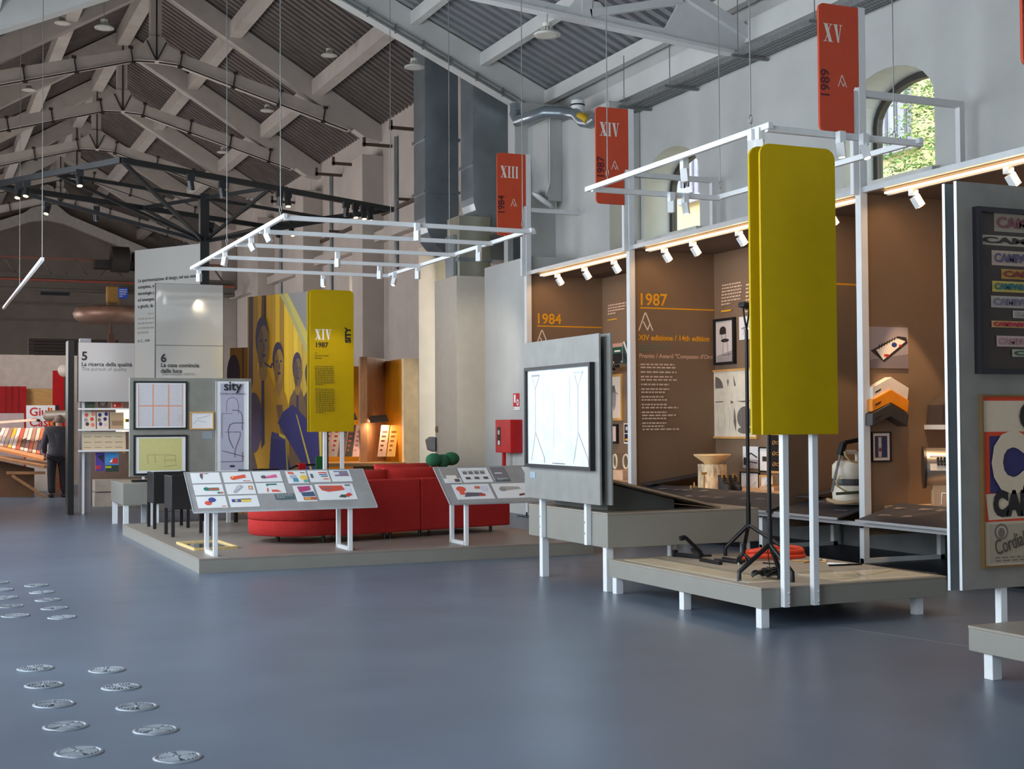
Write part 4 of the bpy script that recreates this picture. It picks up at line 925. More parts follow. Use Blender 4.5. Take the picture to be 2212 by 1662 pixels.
t = thing('display_wedge', 'sloping display board on the block table, seen from behind', 'display board', (6.3, 11.4, .70))
MB().prism([(5.68, 10.72, .985), (6.86, 10.72, .703), (6.86, 10.72, .722), (5.68, 10.72, 1.005)], (0, 1.5, 0)).build('sloping_board', mat('wedge_board', (160, 140, 118), .5), t)
MB().prism([(5.80, 10.95, .701), (6.5, 10.95, .701), (6.5, 10.95, .78), (5.80, 10.95, .945)], (0, 1.1, 0)).build('support_box', mat('wedge_dark', (96, 98, 94), .6), t)

# ================================================================ poster panel and bench at the right edge
t = table('bench', 'grey bench table at the right picture edge with the poster panel behind', 5.69, 7.6, 4.0, 6.24, .15, .297, [(5.75, 6.11), (5.75, 4.3), (7.5, 6.11), (7.5, 4.3)])
yp = 6.275
pl_, pr = uy(2066, 391, yp).x, 7.7
zt_ = uy(2064, 391, yp).z; zb_ = uy(2089, 1276, yp).z
t = thing('poster_stand', 'tall grey double panel with two posters at the right picture edge', 'display panel', (6.2, yp, .3))
PB = mat('poster_board', (132, 128, 122), .5)
MB().box((pl_, yp, zb_), (pr, yp+.018, zt_)).build('front_board', PB, t, .002)
MB().box((pl_, yp+.10, zb_-.01), (pr, yp+.118, zt_)).build('rear_board', mat('blue_grey_board', (120, 128, 134), .5), t, .002)
for x in (6.03, 7.2): MB().box((x-.025, yp+.03, .16), (x+.025, yp+.08, 2.9)).build('post', WHITE, t, .003)
for z in (zb_, ): pass
MB().box((pl_-.004, yp-.002, zb_), (pl_, yp+.02, zt_)).build('edge_strip', ALU, t)
MB().box((pl_-.004, yp+.098, zb_-.01), (pl_, yp+.12, zt_)).build('edge_strip', ALU, t)
# top poster: rows of paper strips with the brand name
O = V((uy(2100, 470, yp).x, yp, uy(2110, 808, yp).z)); top_ = uy(2100, 448, yp).z; W_, H_ = 1.2, top_-O.z
strips = []; r = random.Random(9)
P_ = [(.12, .62, .86, .11, (150, 140, 120), 'CAMPARI', (120, 60, 70)), (.03, .75, .775, .06, (176, 164, 146), 'CAMPARI', (50, 42, 40)), (.10, .44, .655, .09, (180, 158, 140), 'CAMPARI', (84, 76, 110)), (.5, .95, .645, .09, (180, 170, 160), 'CAMPARI', (60, 70, 96)),
      (.16, .62, .575, .06, (172, 132, 60), 'CAMPARI', (120, 40, 44)), (.10, .36, .495, .065, (196, 170, 80), 'CAMPARI', (30, 100, 110)), (.4, .8, .48, .075, (186, 170, 140), 'CAMPARI', (60, 70, 90)), (.09, .43, .40, .07, (170, 160, 150), 'CAMPARI', (110, 100, 120)), (.45, .8, .405, .045, (150, 40, 56), 'CAMPARI', (206, 190, 180)),
      (.23, .4, .34, .045, (176, 166, 156), 'CAMPARI', (150, 140, 136)), (.45, .85, .325, .05, (190, 140, 50), 'CAMPARI', (120, 30, 40)), (.09, .34, .28, .04, (190, 150, 90), 'CAMPARI', (170, 40, 60)), (.36, .9, .245, .06, (170, 170, 164), 'CAMPARI', (40, 110, 110)), (.12, .4, .165, .065, (180, 156, 150), 'CAMPARI', (160, 120, 120)), (.44, .9, .16, .05, (190, 160, 160), 'CAMPARI', (180, 50, 70)), (.22, .8, .105, .045, (160, 160, 140), 'CAMPARI', (60, 80, 60)), (.32, .8, .03, .06, (186, 150, 100), 'CAMPARI', (60, 60, 60))]
t = framed('framed_poster', 'dark brown framed poster of pasted lettered paper strips', 'poster', O, X_, W_, H_, .03, mat('dark_frame', (30, 26, 34), .35), [(c, rect(W_*a, H_*v, W_*b, H_*(v+hh))) for a, b, v, hh, c, s, tc in P_], .05, sm=mat('brown_ground', (58, 44, 40), .35))
for a, b, v, hh, c, s, tc in P_:
    text(t, s, (O.x+W_*(a+.01), yp-.034, O.z+H_*(v+hh*.22)), X_, Z_, H_*hh*.82, pm(tc), sx=(W_*(b-a)*.94)/(H_*hh*.82*5.0), bold=.002)
# lower poster: colour blocks with big letters
O = V((uy(2113, 860, yp).x, yp, uy(2120, 1228, yp).z)); H_ = uy(2113, 853, yp).z-O.z; W_ = 1.15
CR = (206, 186, 160); OR = (206, 62, 22); NV = (44, 40, 92)
polys = [(OR, rect(0, 0, W_, H_)), (CR, rect(.02, H_*.785, W_, H_*.965)), (NV, rect(.065, H_*.43, W_, H_*.76)), (CR, [(.05, H_*.275), (.36, H_*.28), (.35, H_*.43), (.03, H_*.425)]), ((214, 176, 24), [(.36, H_*.285), (W_, H_*.3), (W_, H_*.45), (.35, H_*.44)]), ((186, 170, 148), rect(.02, .01, W_, H_*.265)), ((164, 150, 130), rect(.05, .025, W_-.03, H_*.25))]
polys += [((110, 98, 86), ell(.145, H_*.205, .055, .05, 16)), ((176, 160, 140), ell(.145, H_*.205, .04, .036, 14)), ((110, 98, 86), ell(.145, H_*.2, .028, .03, 12))]
t = framed('poster', 'red, cream and navy poster with large block lettering', 'poster', O, X_, W_, H_, .012, mat('gilt_edge', (120, 92, 52), .5), polys, .03)
yq = yp-.022
text(t, 'CAMPARI', (O.x+.30, yq, O.z+H_*.80), X_, Z_, .225, pm((30, 26, 28)), bold=.014)
text(t, 'CAMPARI', (O.x+.08, yq, O.z+H_*.455), X_, Z_, .46, pm(CR), bold=.03, sx=.8)
text(t, 'CAMPARI', (O.x+.085, yq, O.z+H_*.305), X_, Z_, .19, pm((30, 26, 28)), bold=.014, sx=.8)
text(t, 'Cordial Campari', (O.x+.10, yq, O.z+H_*.07), V((1, 0, .25)), V((-.25, 0, 1)), .13, pm((70, 60, 54)), sx=.62)
print2d('engraving', t, (O.x, yq, O.z), X_, Z_, paragraph(.09, H_*.06, .5, 2, .018, .006, (96, 86, 76), 4)+[((150, 136, 118), rect(.06+.02*k, .03, .061+.02*k, H_*.245)) for k in range(0, 40, 3)])

# ================================================================ suspended white light frames
WIRE = mat('steel_wire', (150, 152, 150), .4, .6)
def track_spot(t, p, d, on, white=True):
    p = V(p); m_ = WHITE if white else BLACK; s = 1.0
    b = MB().box(p+V((-.028, -.028, -.11)), p+V((.028, .028, -.02))).build('spotlight', m_, t, .003)
    d = V(d).normalized(); a = d.orthogonal().normalized(); c = p+V((0, 0, -.125))+d*.035
    MB().ob(c, d*.055, a*.03, d.cross(a)*.03).build('spot_head', m_, b, .003)
    MB().cyl(c+d*.056, c+d*.058, .023, n=14).build('spot_lens', BULB if on else LENSOFF, b)
def light_frame(label, x0, x1, y0, y1, z, cross, spots, wires, deckz):
    t = thing('light_frame', label, 'light frame', ((x0+x1)/2, (y0+y1)/2, z), 'suspended white light frames'); h = .04
    for x in (x0, x1): MB().box((x-h/2, y0-.06, z-.045), (x+h/2, y1+.06, z)).build('long_rail', WHITE, t, .003)
    for y in cross: MB().box((x0, y-h/2, z-.06), (x1+(.06 if y == y0 else 0), y+h/2, z-.012)).build('cross_rail', WHITE, t, .003)
    for p, d, on in spots: track_spot(t, p, d, on)
    for x, y in wires:
        zt = deckz(x); MB().cyl((x, y, z+.1), (x, y, zt), .005, n=6).build('wire', WIRE, t)
        MB().tube([(x+.012*math.cos(q), y, z+.075+.035*math.sin(q)) for q in [i*2*math.pi/12 for i in range(12)]], .004, 6, closed=True).cyl((x, y, z), (x, y, z+.05), .004, n=6).build('shackle', WIRE, t)
    return t
def onrail(px, py, z): return uz(px, py, z)
z = 3.7
sp = []
for px, py, d, on in ((1478, 345, (.1, 0, -1), 0), (1625, 283, (-.1, -.1, -1), 1), (1641, 280, (.05, 0, -1), 1), (1816, 287, (.1, 0, -1), 1), (1866, 292, (.1, -.35, -1), 1), (1450, 418, (0, 0, -1), 0), (1480, 421, (.1, -.1, -1), 1), (1637, 402, (0, .1, -1), 0)):
    q = uz(px, py, z-.03); sp.append(((q.x, q.y, z), d, on))
light_frame('suspended white light frame above the low lamp table', 5.77, 7.165, 8.35, 11.2, z, (8.35, 11.15), sp, ((5.77, 8.55), (5.80, 10.9), (7.16, 8.6), (7.1, 11.05)), deck_n)
sp = []
for px, py, d, on in ((577, 490, (.3, -.5, -1), 0), (543, 512, (.3, -.6, -1), 0), (486, 543, (-.2, -.1, -1), 0), (430, 580, (0, 0, -1), 0), (901, 484, (0, 0, -1), 0), (729, 546, (0, 0, -1), 0), (820, 574, (0, 0, -1), 0), (698, 592, (0, -.1, -1), 1), (852, 590, (-.3, -.2, -1), 1), (902, 574, (0, 0, -1), 0), (1034, 532, (0, 0, -1), 0)):
    q = uz(px, py, z-.03); sp.append(((q.x, q.y, z), d, on))
light_frame('suspended white light frame with five cross bars above the red sofa', 3.57, 6.41, 13.9, 18.95, z, (13.9, 15.0, 16.2, 17.5, 18.85), sp, ((3.57, 14.05), (3.57, 16.7), (6.40, 14.1), (6.40, 16.4), (6.38, 18.7)), deck_n)
a_ = uz(92, 556, z)
t = thing('light_frame', 'single white suspended rail at the far left picture edge', 'light frame', (a_.x, a_.y, z), 'suspended white light frames')
MB().box((a_.x-.02, a_.y, z-.045), (a_.x+.02, a_.y+8, z)).build('long_rail', WHITE, t)
for k in range(2): MB().cyl((a_.x, a_.y+.05+4*k, z), (a_.x, a_.y+.05+4*k, deck_n(a_.x)), .005, n=6).build('wire', WIRE, t)
for k, (x, y, p) in enumerate(((6.2, 9.4, 45), (6.6, 9.0, 45), (6.9, 10.2, 45))): spot('frame_and_fill_spot', (x, y, 3.5), (x+.1, y-.1, .3), p, (1, .86, .7), 60, .5, .03)
spot('frame_and_fill_spot', (6.35, 17.8, 3.5), (9.4, 22.4, 2.3), 420, (1, .93, .82), 36, .8, .03)  # added beam that brightens the cream box, standing in for daylight
spot('frame_and_fill_spot', (4.2, 18.4, 3.55), (5.0, 21.6, 1.9), 110, (1, .85, .6), 60, .8, .03)  # added fill to lift the photo wall
spot('frame_and_fill_spot', (5.5, 18.4, 3.5), (5.65, 19.25, 1.9), 32, (1, .85, .6), 60, .6, .03)
# high-bay lamps
def highbay(px, py, y, label, top=None):
    c = uy(px, py, y); t = thing('high_bay_lamp', label, 'pendant lamp', c, 'round white pendant lamps')
    MB().lathe([(.17, -.03), (.175, -.015), (.16, 0), (.10, .02), (.06, .025)], c, 28).build('rim', LAMPW, t)
    MB().lathe([(0, -.028), (.12, -.03), (.15, -.033), (.155, -.028)], c, 24).build('lens', LENSOFF, t)
    hs = MB().cyl(c+Z_*.02, c+Z_*.06, .05, n=14)
    for k in range(10):
        a = 2*math.pi*k/10; hs.ob(c+V((.055*math.cos(a), .055*math.sin(a), .05)), V((.02*math.cos(a), .02*math.sin(a), 0)), V((-.004*math.sin(a), .004*math.cos(a), 0)), (0, 0, .03))
    hs.cyl(c+Z_*.08, c+Z_*.13, .065, n=16).build('heat_sink', LAMPW, t)
    zt = top if top else ((deck_n(c.x) if y < 22 else deck_f(c.x)))
    MB().cyl(c+Z_*.13, V((c.x, c.y, zt)), .006, n=6).build('cord', WIRE, t)
highbay(1182, 72, 15.66, 'round pendant lamp below the steel truss', 6.85)
highbay(895, 143, 21.8, 'round pendant lamp hanging from the big gable beam beside the ducts', 7.9)
highbay(225, 58, 25.0, 'round pendant lamp left of the first king post')
highbay(135, 48, 30.5, 'faint round pendant lamp above the far-left rafter')
highbay(711, 118, 28.5, 'round pendant lamp below the corrugated sheet left of the ducts')
highbay(577, 238, 33.5, 'round pendant lamp between the first two concrete trusses')
highbay(482, 328, 38.5, 'small round pendant lamp above the black star frame')
highbay(63, 193, 34.0, 'small round pendant lamp at the far-left picture edge')
# ================================================================ sofa platform
PZ = .147
t = thing('platform', 'wide low grey platform under the red sofa', 'platform', (4.9, 16.5, 0))
MB().box((2.682, 13.862, 0), (7.16, 19.25, PZ-.02)).build('edge', GREY, t)
MB().box((2.68, 13.86, PZ-.02), (7.162, 19.252, PZ)).build('top', mat('platform_top', (138, 129, 120), .42, var=.03), t, .003)
# ---- tilted info boards
def info_board(label, x0, x1, legs, cards, plate=None):
    t = thing('info_board', label, 'info board', ((x0+x1)/2, 14.2, PZ), 'tilted info boards')
    yf, yb, zf, zb = 13.98, 14.50, .615, 1.005
    W = V((0, yb-yf, zb-zf)); L = W.length; W.normalize(); N = X_.cross(W)
    MB().prism([V((x0, yf, zf)), V((x1, yf, zf)), V((x1, yb, zb)), V((x0, yb, zb))], N*-.016).build('panel', mat('board_grey', (150, 150, 150), .35, coat=.4), t)
    MB().beam((x0, yf, zf-.008), (x1, yf, zf-.008), .012, .018).build('front_lip', ALU, t)
    for xx in (x0, x1): MB().beam((xx, yf, zf-.006), (xx, yb, zb-.006), .008, .016).build('side_lip', ALU, t)
    for x in legs:
        m_ = MB(); zz = lambda y: zf+(y-yf)/(yb-yf)*(zb-zf)-.03
        for y in (14.035, 14.47): m_.box((x-.022, y-.022, PZ), (x+.022, y+.022, zz(y)))
        m_.box((x-.022, 14.035, PZ), (x+.022, 14.47, PZ+.04)); m_.build('loop_leg', WHITE, t, .002)
    w_ = x1-x0; O = V((x0, yf, zf))
    for (a, b, c, d, polys) in cards:
        k = MB(); o = O+X_*(a*w_)+W*(b*L)
        k.prism([o, o+X_*((c-a)*w_), o+X_*((c-a)*w_)+W*((d-b)*L), o+W*((d-b)*L)], N*.003)
        cd = k.build('card', PAPER, t)
        ww, hh = (c-a)*w_, (d-b)*L
        print2d('print', cd, o+N*.003, X_, W, [(col, [(u*ww, v*hh) for u, v in p]) for col, p in polys])
    if plate:
        a, b, c, d = plate; o = O+X_*(a*w_)+W*(b*L); k = MB().prism([o, o+X_*((c-a)*w_), o+X_*((c-a)*w_)+W*((d-b)*L), o+W*((d-b)*L)], N*.004).build('caption_plate', mat('plate_teal', (86, 104, 108), .3), t)
        print2d('print', k, o+N*.004, X_, W, paragraph(.02, (d-b)*L*.85, (c-a)*w_*.85, 3, (d-b)*L*.28, .008, (190, 200, 200), 8))
    return t
CO, PK, TE, NVY, YE, GY = (226, 92, 70), (214, 70, 130), (50, 120, 106), (64, 84, 150), (236, 206, 90), (96, 96, 104)
tagr = [(CO, rect(.75, .08, .92, .14)), (NVY, rect(.66, .08, .74, .14))]
cards = [(.03, .70, .185, .965, [(GY, [(.32, .9), (.42, .95), (.40, .6), (.36, .3), (.30, .6)]), (CO, rect(.36, .86, .5, .92)), (INK, rect(.5, .88, .62, .93))]),
         (.20, .70, .355, .965, [(CO, ell(.34, .42, .1, .2)), (YE, ell(.35, .5, .06, .1)), (CO, [(.34, .55), (.78, .75), (.8, .45), (.36, .25)])]+tagr),
         (.365, .70, .52, .965, [(GY, ell(.36, .45, .1, .17)), (PK, [(.42, .5), (.82, .68), (.84, .4), (.42, .32)]), ((236, 120, 150), [(.42, .5), (.82, .56), (.82, .46), (.42, .42)])]),
         (.03, .40, .185, .665, [(TE, ell(.42, .55, .1, .17)), (TE, rect(.42, .38, .85, .66)), (CO, rect(.5, .46, .85, .56)), (TE, rect(.76, .1, .88, .24)), (CO, rect(.88, .1, .96, .24))]),
         (.20, .40, .355, .665, [((170, 170, 178), [(.2, .15), (.3, .1), (.62, .7), (.56, .85), (.42, .8)]), ((214, 214, 220), [(.28, .2), (.5, .7), (.52, .78), (.44, .72)]), ((190, 110, 90), rect(.78, .4, .92, .75)), ((226, 200, 150), rect(.81, .45, .89, .68))]),
         (.365, .40, .52, .665, [(TE, rect(.36, .78, .74, .92)), (TE, rect(.36, .68, .42, .8)), (CO, [(.32, .15), (.38, .15), (.4, .5), (.36, .5)]), (CO, [(.5, .12), (.84, .12), (.7, .32), (.5, .32)])]),
         (.03, .08, .185, .365, [(NVY, ell(.52, .68, .13, .2)), (CO, ell(.36, .4, .12, .18)), ((120, 70, 110), ell(.45, .52, .06, .1)), (CO, rect(.8, .08, .94, .14))]),
         (.20, .08, .355, .365, [(NVY, rect(.08, .42, .4, .68)), (YE, [(.4, .42), (.72, .42), (.76, .66), (.4, .66)]), ((200, 180, 120), ell(.24, .55, .05, .1)), (GY, rect(.4, .62, .76, .7))]),
         (.55, .64, .665, .965, [((226, 110, 90), [(.1, .95), (.35, .9), (.4, .7), (.1, .75)]), ((170, 180, 200), rect(.15, .4, .45, .65)), ((80, 150, 170), rect(.25, .1, .5, .4)), ((240, 200, 90), ell(.8, .45, .18, .2)), ((110, 170, 160), rect(.75, .05, .98, .25)), ((140, 110, 70), rect(.7, .8, .92, .86))]),
         (.675, .66, .79, .965, [(CO, rect(.5, .75, .92, .84)), (NVY, rect(.52, .58, .92, .66)), (TE, rect(.58, .42, .92, .5)), (CO, rect(.66, .2, .92, .28)), (GY, rect(.08, .35, .2, .7))]),
         (.80, .66, .915, .965, [((130, 130, 150), rect(.2, .45, .9, .92)), ((224, 226, 230), rect(.2, .6, .45, .8)), ((160, 100, 120), rect(.5, .5, .9, .6))]),
         (.565, .17, .675, .58, [((176, 70, 120), [(.2, .92), (.85, .95), (.85, .7), (.25, .55)]), ((70, 90, 120), [(.3, .55), (.95, .6), (.98, .3), (.35, .3)]), ((190, 90, 60), rect(.35, .08, .98, .25)), ((214, 190, 60), rect(.4, .12, .7, .2))]),
         (.69, .19, .905, .60, [((206, 84, 66), [(.08, .9), (.7, .88), (.75, .6), (.3, .5), (.14, .6)]), ((110, 110, 120), ell(.24, .72, .04, .06)), ((110, 110, 120), ell(.33, .72, .04, .06)), ((60, 90, 80), [(.52, .15), (.6, .3), (.75, .3), (.7, .1)]), ((206, 70, 60), [(.7, .28), (.82, .42), (.9, .28), (.75, .12)]), (GY, rect(.78, .85, .92, .93)), ((214, 220, 234), rect(.74, .4, .9, .75))])]
xl, xr = uy(418, 1106, 13.98).x, uy(815, 1095, 13.98).x
info_board('tilted info board with colourful cards in front of the black chairs', xl, xr, (2.88, 4.32), cards, (.45, .235, .56, .375))
xl = uy(972, 1088, 13.98).x
sk = lambda n: [((120, 116, 112), rect(.1+.2*k, .55, .25+.2*k, .75)) for k in range(4)]+[((90, 86, 84), rect(.12+.3*k, .2, .28+.3*k, .36)) for k in range(3)]+[((150, 146, 142), rect(.05, .78, .9, .8))]
cards = [(.03, .55, .135, .95, [((150, 146, 140), rect(0, .3, 1, 1)), ((226, 222, 214), rect(.2, .1, .8, .5)), ((90, 84, 80), rect(.6, .05, .9, .25))]), (.145, .55, .33, .95, sk(4)), (.345, .62, .44, .95, [((120, 116, 124), rect(0, 0, 1, 1)), ((220, 216, 220), rect(.2, .45, .7, .55))]),
         (.06, .1, .29, .50, [(CO, ell(.2, .68, .13, .18)), (CO, rect(.12, .3, .26, .6)), ((96, 90, 104), [(.2, .15), (.75, .2), (.72, .4), (.3, .45)]), ((190, 70, 66), rect(.62, .18, .78, .34)), ((206, 110, 80), rect(.58, .68, .72, .85)), ((206, 210, 226), rect(.74, .5, .9, .85))]),
         (.31, .1, .54, .50, [((170, 164, 156), [(.15, .5), (.75, .6), (.7, .75), (.2, .8)]), ((150, 144, 140), ell(.24, .6, .1, .14)), ((110, 50, 56), [(.6, .12), (.95, .25), (.95, .35), (.62, .25)])]),
         (.56, .55, .8, .95, sk(4)), (.56, .1, .8, .5, sk(3))]
info_board('tilted info board in front of the red sofa back, half behind the drawing panel', xl, xl+1.95, (5.66, 7.0), cards, (.35, .56, .44, .66))
# empty frame lying on the platform
p = thing('empty_picture_frame', 'pale wooden frame lying flat on the platform below the info board', 'frame', (3.04, 15.2, PZ))
a = [V((2.82, 14.80, PZ)), V((3.29, 14.85, PZ)), V((3.26, 15.73, PZ)), V((2.80, 15.74, PZ))]
m_ = MB()
for k in range(4): m_.beam(a[k]+Z_*.013, a[(k+1) % 4]+Z_*.013, .026, .026)
m_.build('frame', PALEW, p)
MB().prism([q+Z_*.006 for q in a], (0, 0, .004)).build('glass', mat('dark_glass', (96, 100, 100), .08), p)
# ---- black chairs
def chair(label, x, y, rz, sx=.47, sy=.52):
    t = thing('black_chair', label, 'chair', (0, 0, PZ), 'black box chairs')
    B = BLACK; h = .72; z = PZ
    MB().box((0, 0, z+.33), (sx, .035, z+.745)).build('backrest', B, t, .006)
    MB().box((0, 0.036, z+.33), (.03, sy, z+.735)).build('side_panel', B, t, .006)
    MB().box((sx-.03, .036, z+.33), (sx, sy, z+.735)).build('side_panel', B, t, .006)
    MB().box((.031, .036, z+.36), (sx-.031, sy, z+.41)).build('seat', mat('black_seat', (34, 33, 36), .6), t, .01)
    for a, b in ((.02, .02), (sx-.02, .02), (.02, sy-.02), (sx-.02, sy-.02)): MB().box((a-.02, b-.02, z), (a+.02, b+.02, z+.33)).build('leg', B, t)
    t.location = (x, y, PZ); t.rotation_euler.z = rz; return t
chair('black box chair nearest the tilted info board', 2.90, 16.70, 0)
chair('black box chair standing by the picture panel', 2.91, 18.10, 0)
c3 = chair('black chair with a pale seat behind the info board, before the photo wall', 4.28, 18.4, .35, .44, .46)
MB().box((.05, -.02, PZ+.41), (.40, .42, PZ+.46)).build('seat_pad', mat('pale_pad', (196, 180, 160), .8), c3)
for ch in c3.children:
    if ch.name.startswith('seat_pad'): ch.matrix_parent_inverse = M.Translation((0, 0, PZ)).inverted()
# ---- upright picture panel
yp = 18.75
t = thing('picture_stand', 'grey upright panel with framed drawings behind the black chairs', 'display panel', (3.4, yp, PZ))
xa, xb = uy(280, 816, yp).x, uy(543, 818, yp).x; zb = uy(280, 1031, yp).z; zt = uy(400, 817, yp).z
MB().box((xa, yp, zb), (xb, yp+.06, zt)).build('board', mat('panel_grey', (132, 132, 124), .5), t, .003)
for x in (xa+.3, xb-.3): MB().box((x-.025, yp+.062, PZ), (x+.025, yp+.11, zt-.1)).build('post', WHITE, t)
O, U, w_, h_ = on_y(yp, 437, 932, 459, 948); MB().box((O.x, yp-.006, O.z), (O.x+w_, yp, O.z+h_)).build('caption_plate', mat('plate_grey', (140, 148, 154), .3), t)
def folds(w, h):
    o = (214, 150, 116); L = [((198, 196, 200), rect(w*.08, h*.06, w*.92, h*.94))]
    for a in (.36, .65): L.append((o, rect(w*(a-.012), h*.06, w*(a+.012), h*.94)))
    L.append((o, rect(w*.08, h*.475, w*.92, h*.5)))
    for a in (.08, .9): L.append(((208, 168, 148), rect(w*a, h*.06, w*(a+.02), h*.94)))
    return L+paragraph(w*.82, h*.3, w*.09, 5, h*.03, h*.006, (170, 150, 146), 2)
def yelldraw(w, h):
    L = [((202, 196, 130), rect(w*.1, h*.11, w*.9, h*.92))]; g = (130, 128, 84)
    for a, b in (((.25, .5), (.55, .5)), ((.25, .5), (.27, .28)), ((.4, .5), (.4, .3)), ((.58, .5), (.58, .3)), ((.58, .36), (.78, .36)), ((.58, .5), (.78, .48)), ((.78, .48), (.78, .3)), ((.55, .2), (.8, .24))): L += pline(g, [(w*a[0], h*a[1]), (w*b[0], h*b[1])], .005)
    return L
def pic2(name, label, box, fw_, fm, fn, depth=.03, sm=None):
    O, U, w_, h_ = on_y(yp, *box); return framed(name, label, 'picture', O, U, w_, h_, fw_*min(w_, h_), fm, fn(w_, h_), depth, sm=sm)
pic2('framed_drawing', 'square black frame with paper creased by orange fold lines', (288, 824, 404, 928), .035, BLACK, folds)
pic2('framed_drawing', 'black frame with a pencil sketch on yellow tracing paper', (288, 940, 404, 1026), .045, BLACK, yelldraw)
pic2('framed_drawing', 'small pale wood frame with a pencil sketch', (409, 890, 461, 928), .07, OAKF, lambda w, h: pline((150, 150, 150), [(w*.3, h*.6), (w*.6, h*.7), (w*.85, h*.8)], .006)+pline((160, 160, 160), [(w*.15, h*.3), (w*.3, h*.5), (w*.7, h*.4)], .005))
def sity(w, h):
    L = [((176, 178, 196), rect(w*.14, h*.02, w*.86, h*.975))]; a = (120, 96, 110); b = (60, 52, 66); W2 = .008
    L += pline(a, [(w*.33, h*.66), (w*.32, h*.74), (w*.36, h*.8), (w*.5, h*.825), (w*.64, h*.8), (w*.69, h*.74), (w*.69, h*.64)], W2)
    L += pline(b, [(w*.5, h*.68), (w*.68, h*.68), (w*.78, h*.65), (w*.81, h*.6), (w*.81, h*.46)], W2)+pline((120, 96, 120), [(w*.5, h*.645), (w*.18, h*.645), (w*.18, h*.37)], W2*.8)
    L += pline(b, [(w*.86, h*.54), (w*.55, h*.54), (w*.42, h*.52), (w*.37, h*.46), (w*.4, h*.36), (w*.53, h*.26)], W2)+pline(a, [(w*.28, h*.44), (w*.74, h*.44), (w*.74, h*.4), (w*.58, h*.24), (w*.57, h*.16)], W2)
    L += pline(b, [(w*.2, h*.235), (w*.84, h*.17), (w*.84, h*.16)], W2)+pline(a, [(w*.14, h*.115), (w*.81, h*.115), (w*.81, h*.22)], W2)+[((40, 38, 48), rect(w*.42, h*.055, w*.57, h*.075))]
    return L
O, U, w_, h_ = on_y(yp, 466, 824, 536, 1020)
t = framed('narrow_poster', 'tall narrow lilac poster with a line drawing on the grey panel', 'poster', O, U, w_, h_, .0001, WHITE, sity(w_, h_), .03)
text(t, 'sity', (O.x+w_*.5, yp-.037, O.z+h_*.9), X_, Z_, .18, pm((22, 20, 24)), 'CENTER', bold=.0025)
text(t, '& divano a quarto aperto', (O.x+w_*.5, yp-.037, O.z+h_*.855), X_, Z_, .034, pm((60, 58, 66)), 'CENTER')
# grey box on white legs left of the platform
t = thing('grey_box_stand', 'small grey box on white legs beside the platform edge', 'display stand', (3.0, 20.6, 0))
xa, xb = uy(245, 1060, 20.4).x, uy(345, 1060, 20.4).x; z0, z1 = uy(270, 1092, 20.3).z, uy(270, 1045, 20.3).z
MB().box((xa+.12, 20.3, z0), (xb, 21.6, z1)).build('box', GREY, t, .006)
for x, y in ((xa+.17, 20.36), (xa+.17, 21.5), (xb-.06, 20.36), (xb-.06, 21.5)): MB().box((x-.035, y-.035, 0), (x+.035, y+.035, z0)).build('leg', WHITE, t)
tag(MB().beam((xa+.3, 20.7, z1+.02), (xa+.75, 20.7, z1+.02), .12, .03).build('black_sample', BLACK), 'flat black piece lying on the small grey box', 'sample')

# ---- red sofa
A0 = V((4.47, 15.02, PZ)); ang = math.atan2(.60, 2.32); ex = V((math.cos(ang), math.sin(ang), 0)); ey = V((-ex.y, ex.x, 0))
def S(a, b, c): return A0+ex*a+ey*b+Z_*c
t = thing('red_sofa', 'red fabric sofa with a rounded chaise end on the platform', 'sofa', A0)
def sbox(a0, a1, b0, b1, c0, c1, name, m, bev=.03):
    return MB().ob(S((a0+a1)/2, (b0+b1)/2, (c0+c1)/2), ex*(a1-a0)/2, ey*(b1-b0)/2, Z_*(c1-c0)/2).build(name, m, t, bev, 3)
LEN = 2.52
sbox(0.0, 1.16, 0, .16, .075, .70, 'back_panel', SOFA, .02); sbox(1.165, LEN, 0, .16, .075, .70, 'back_panel', SOFA, .02)
sbox(0.0, LEN, .165, .98, .075, .27, 'seat_base', SOFA, .03)
sbox(0.1, 1.16, .18, .98, .275, .43, 'seat_cushion', SOFAC, .05); sbox(1.17, LEN-.05, .18, .98, .275, .43, 'seat_cushion', SOFAC, .05)
def cushion(a0, a1, b0, b1, c0, c1, tilt, name='back_cushion'):
    m_ = MB(); n = 8; vs = []; 
    for k in range(2):
        for j in range(n+1):
            for i in range(n+1):
                u, v = i/n, j/n; bul = (1-(2*u-1)**4)*(1-(2*v-1)**4); b = (b0+b1)/2+(-1 if k else 1)*(b1-b0)/2*(.25+.75*bul)
                cr = .035*(1-bul)
                vs.append(S(a0+(a1-a0)*u, b+tilt*v, c0+(c1-c0)*v-cr*(2*v-1)*.8))
    q = (n+1)**2; fs = []
    for k in range(2):
        for j in range(n):
            for i in range(n):
                a = k*q+j*(n+1)+i; fs.append((a, a+1, a+n+2, a+n+1))
    for j in range(n):
        for s0 in (0, n):
            a = j*(n+1)+s0; fs.append((a, a+n+1, a+n+1+q, a+q))
        for s0 in (0, n):
            a = s0*(n+1)+j; fs.append((a, a+1, a+1+q, a+q))
    m_.add(vs, fs, 0, True); return m_.build(name, SOFAC, t)
cushion(-.02, .86, .15, .40, .58, .835, .04); cushion(.84, 1.62, .17, .42, .58, .85, .04); cushion(1.62, 2.44, .16, .42, .56, .83, .04)
cushion(.95, 1.75, .5, .7, .62, .885, .1)
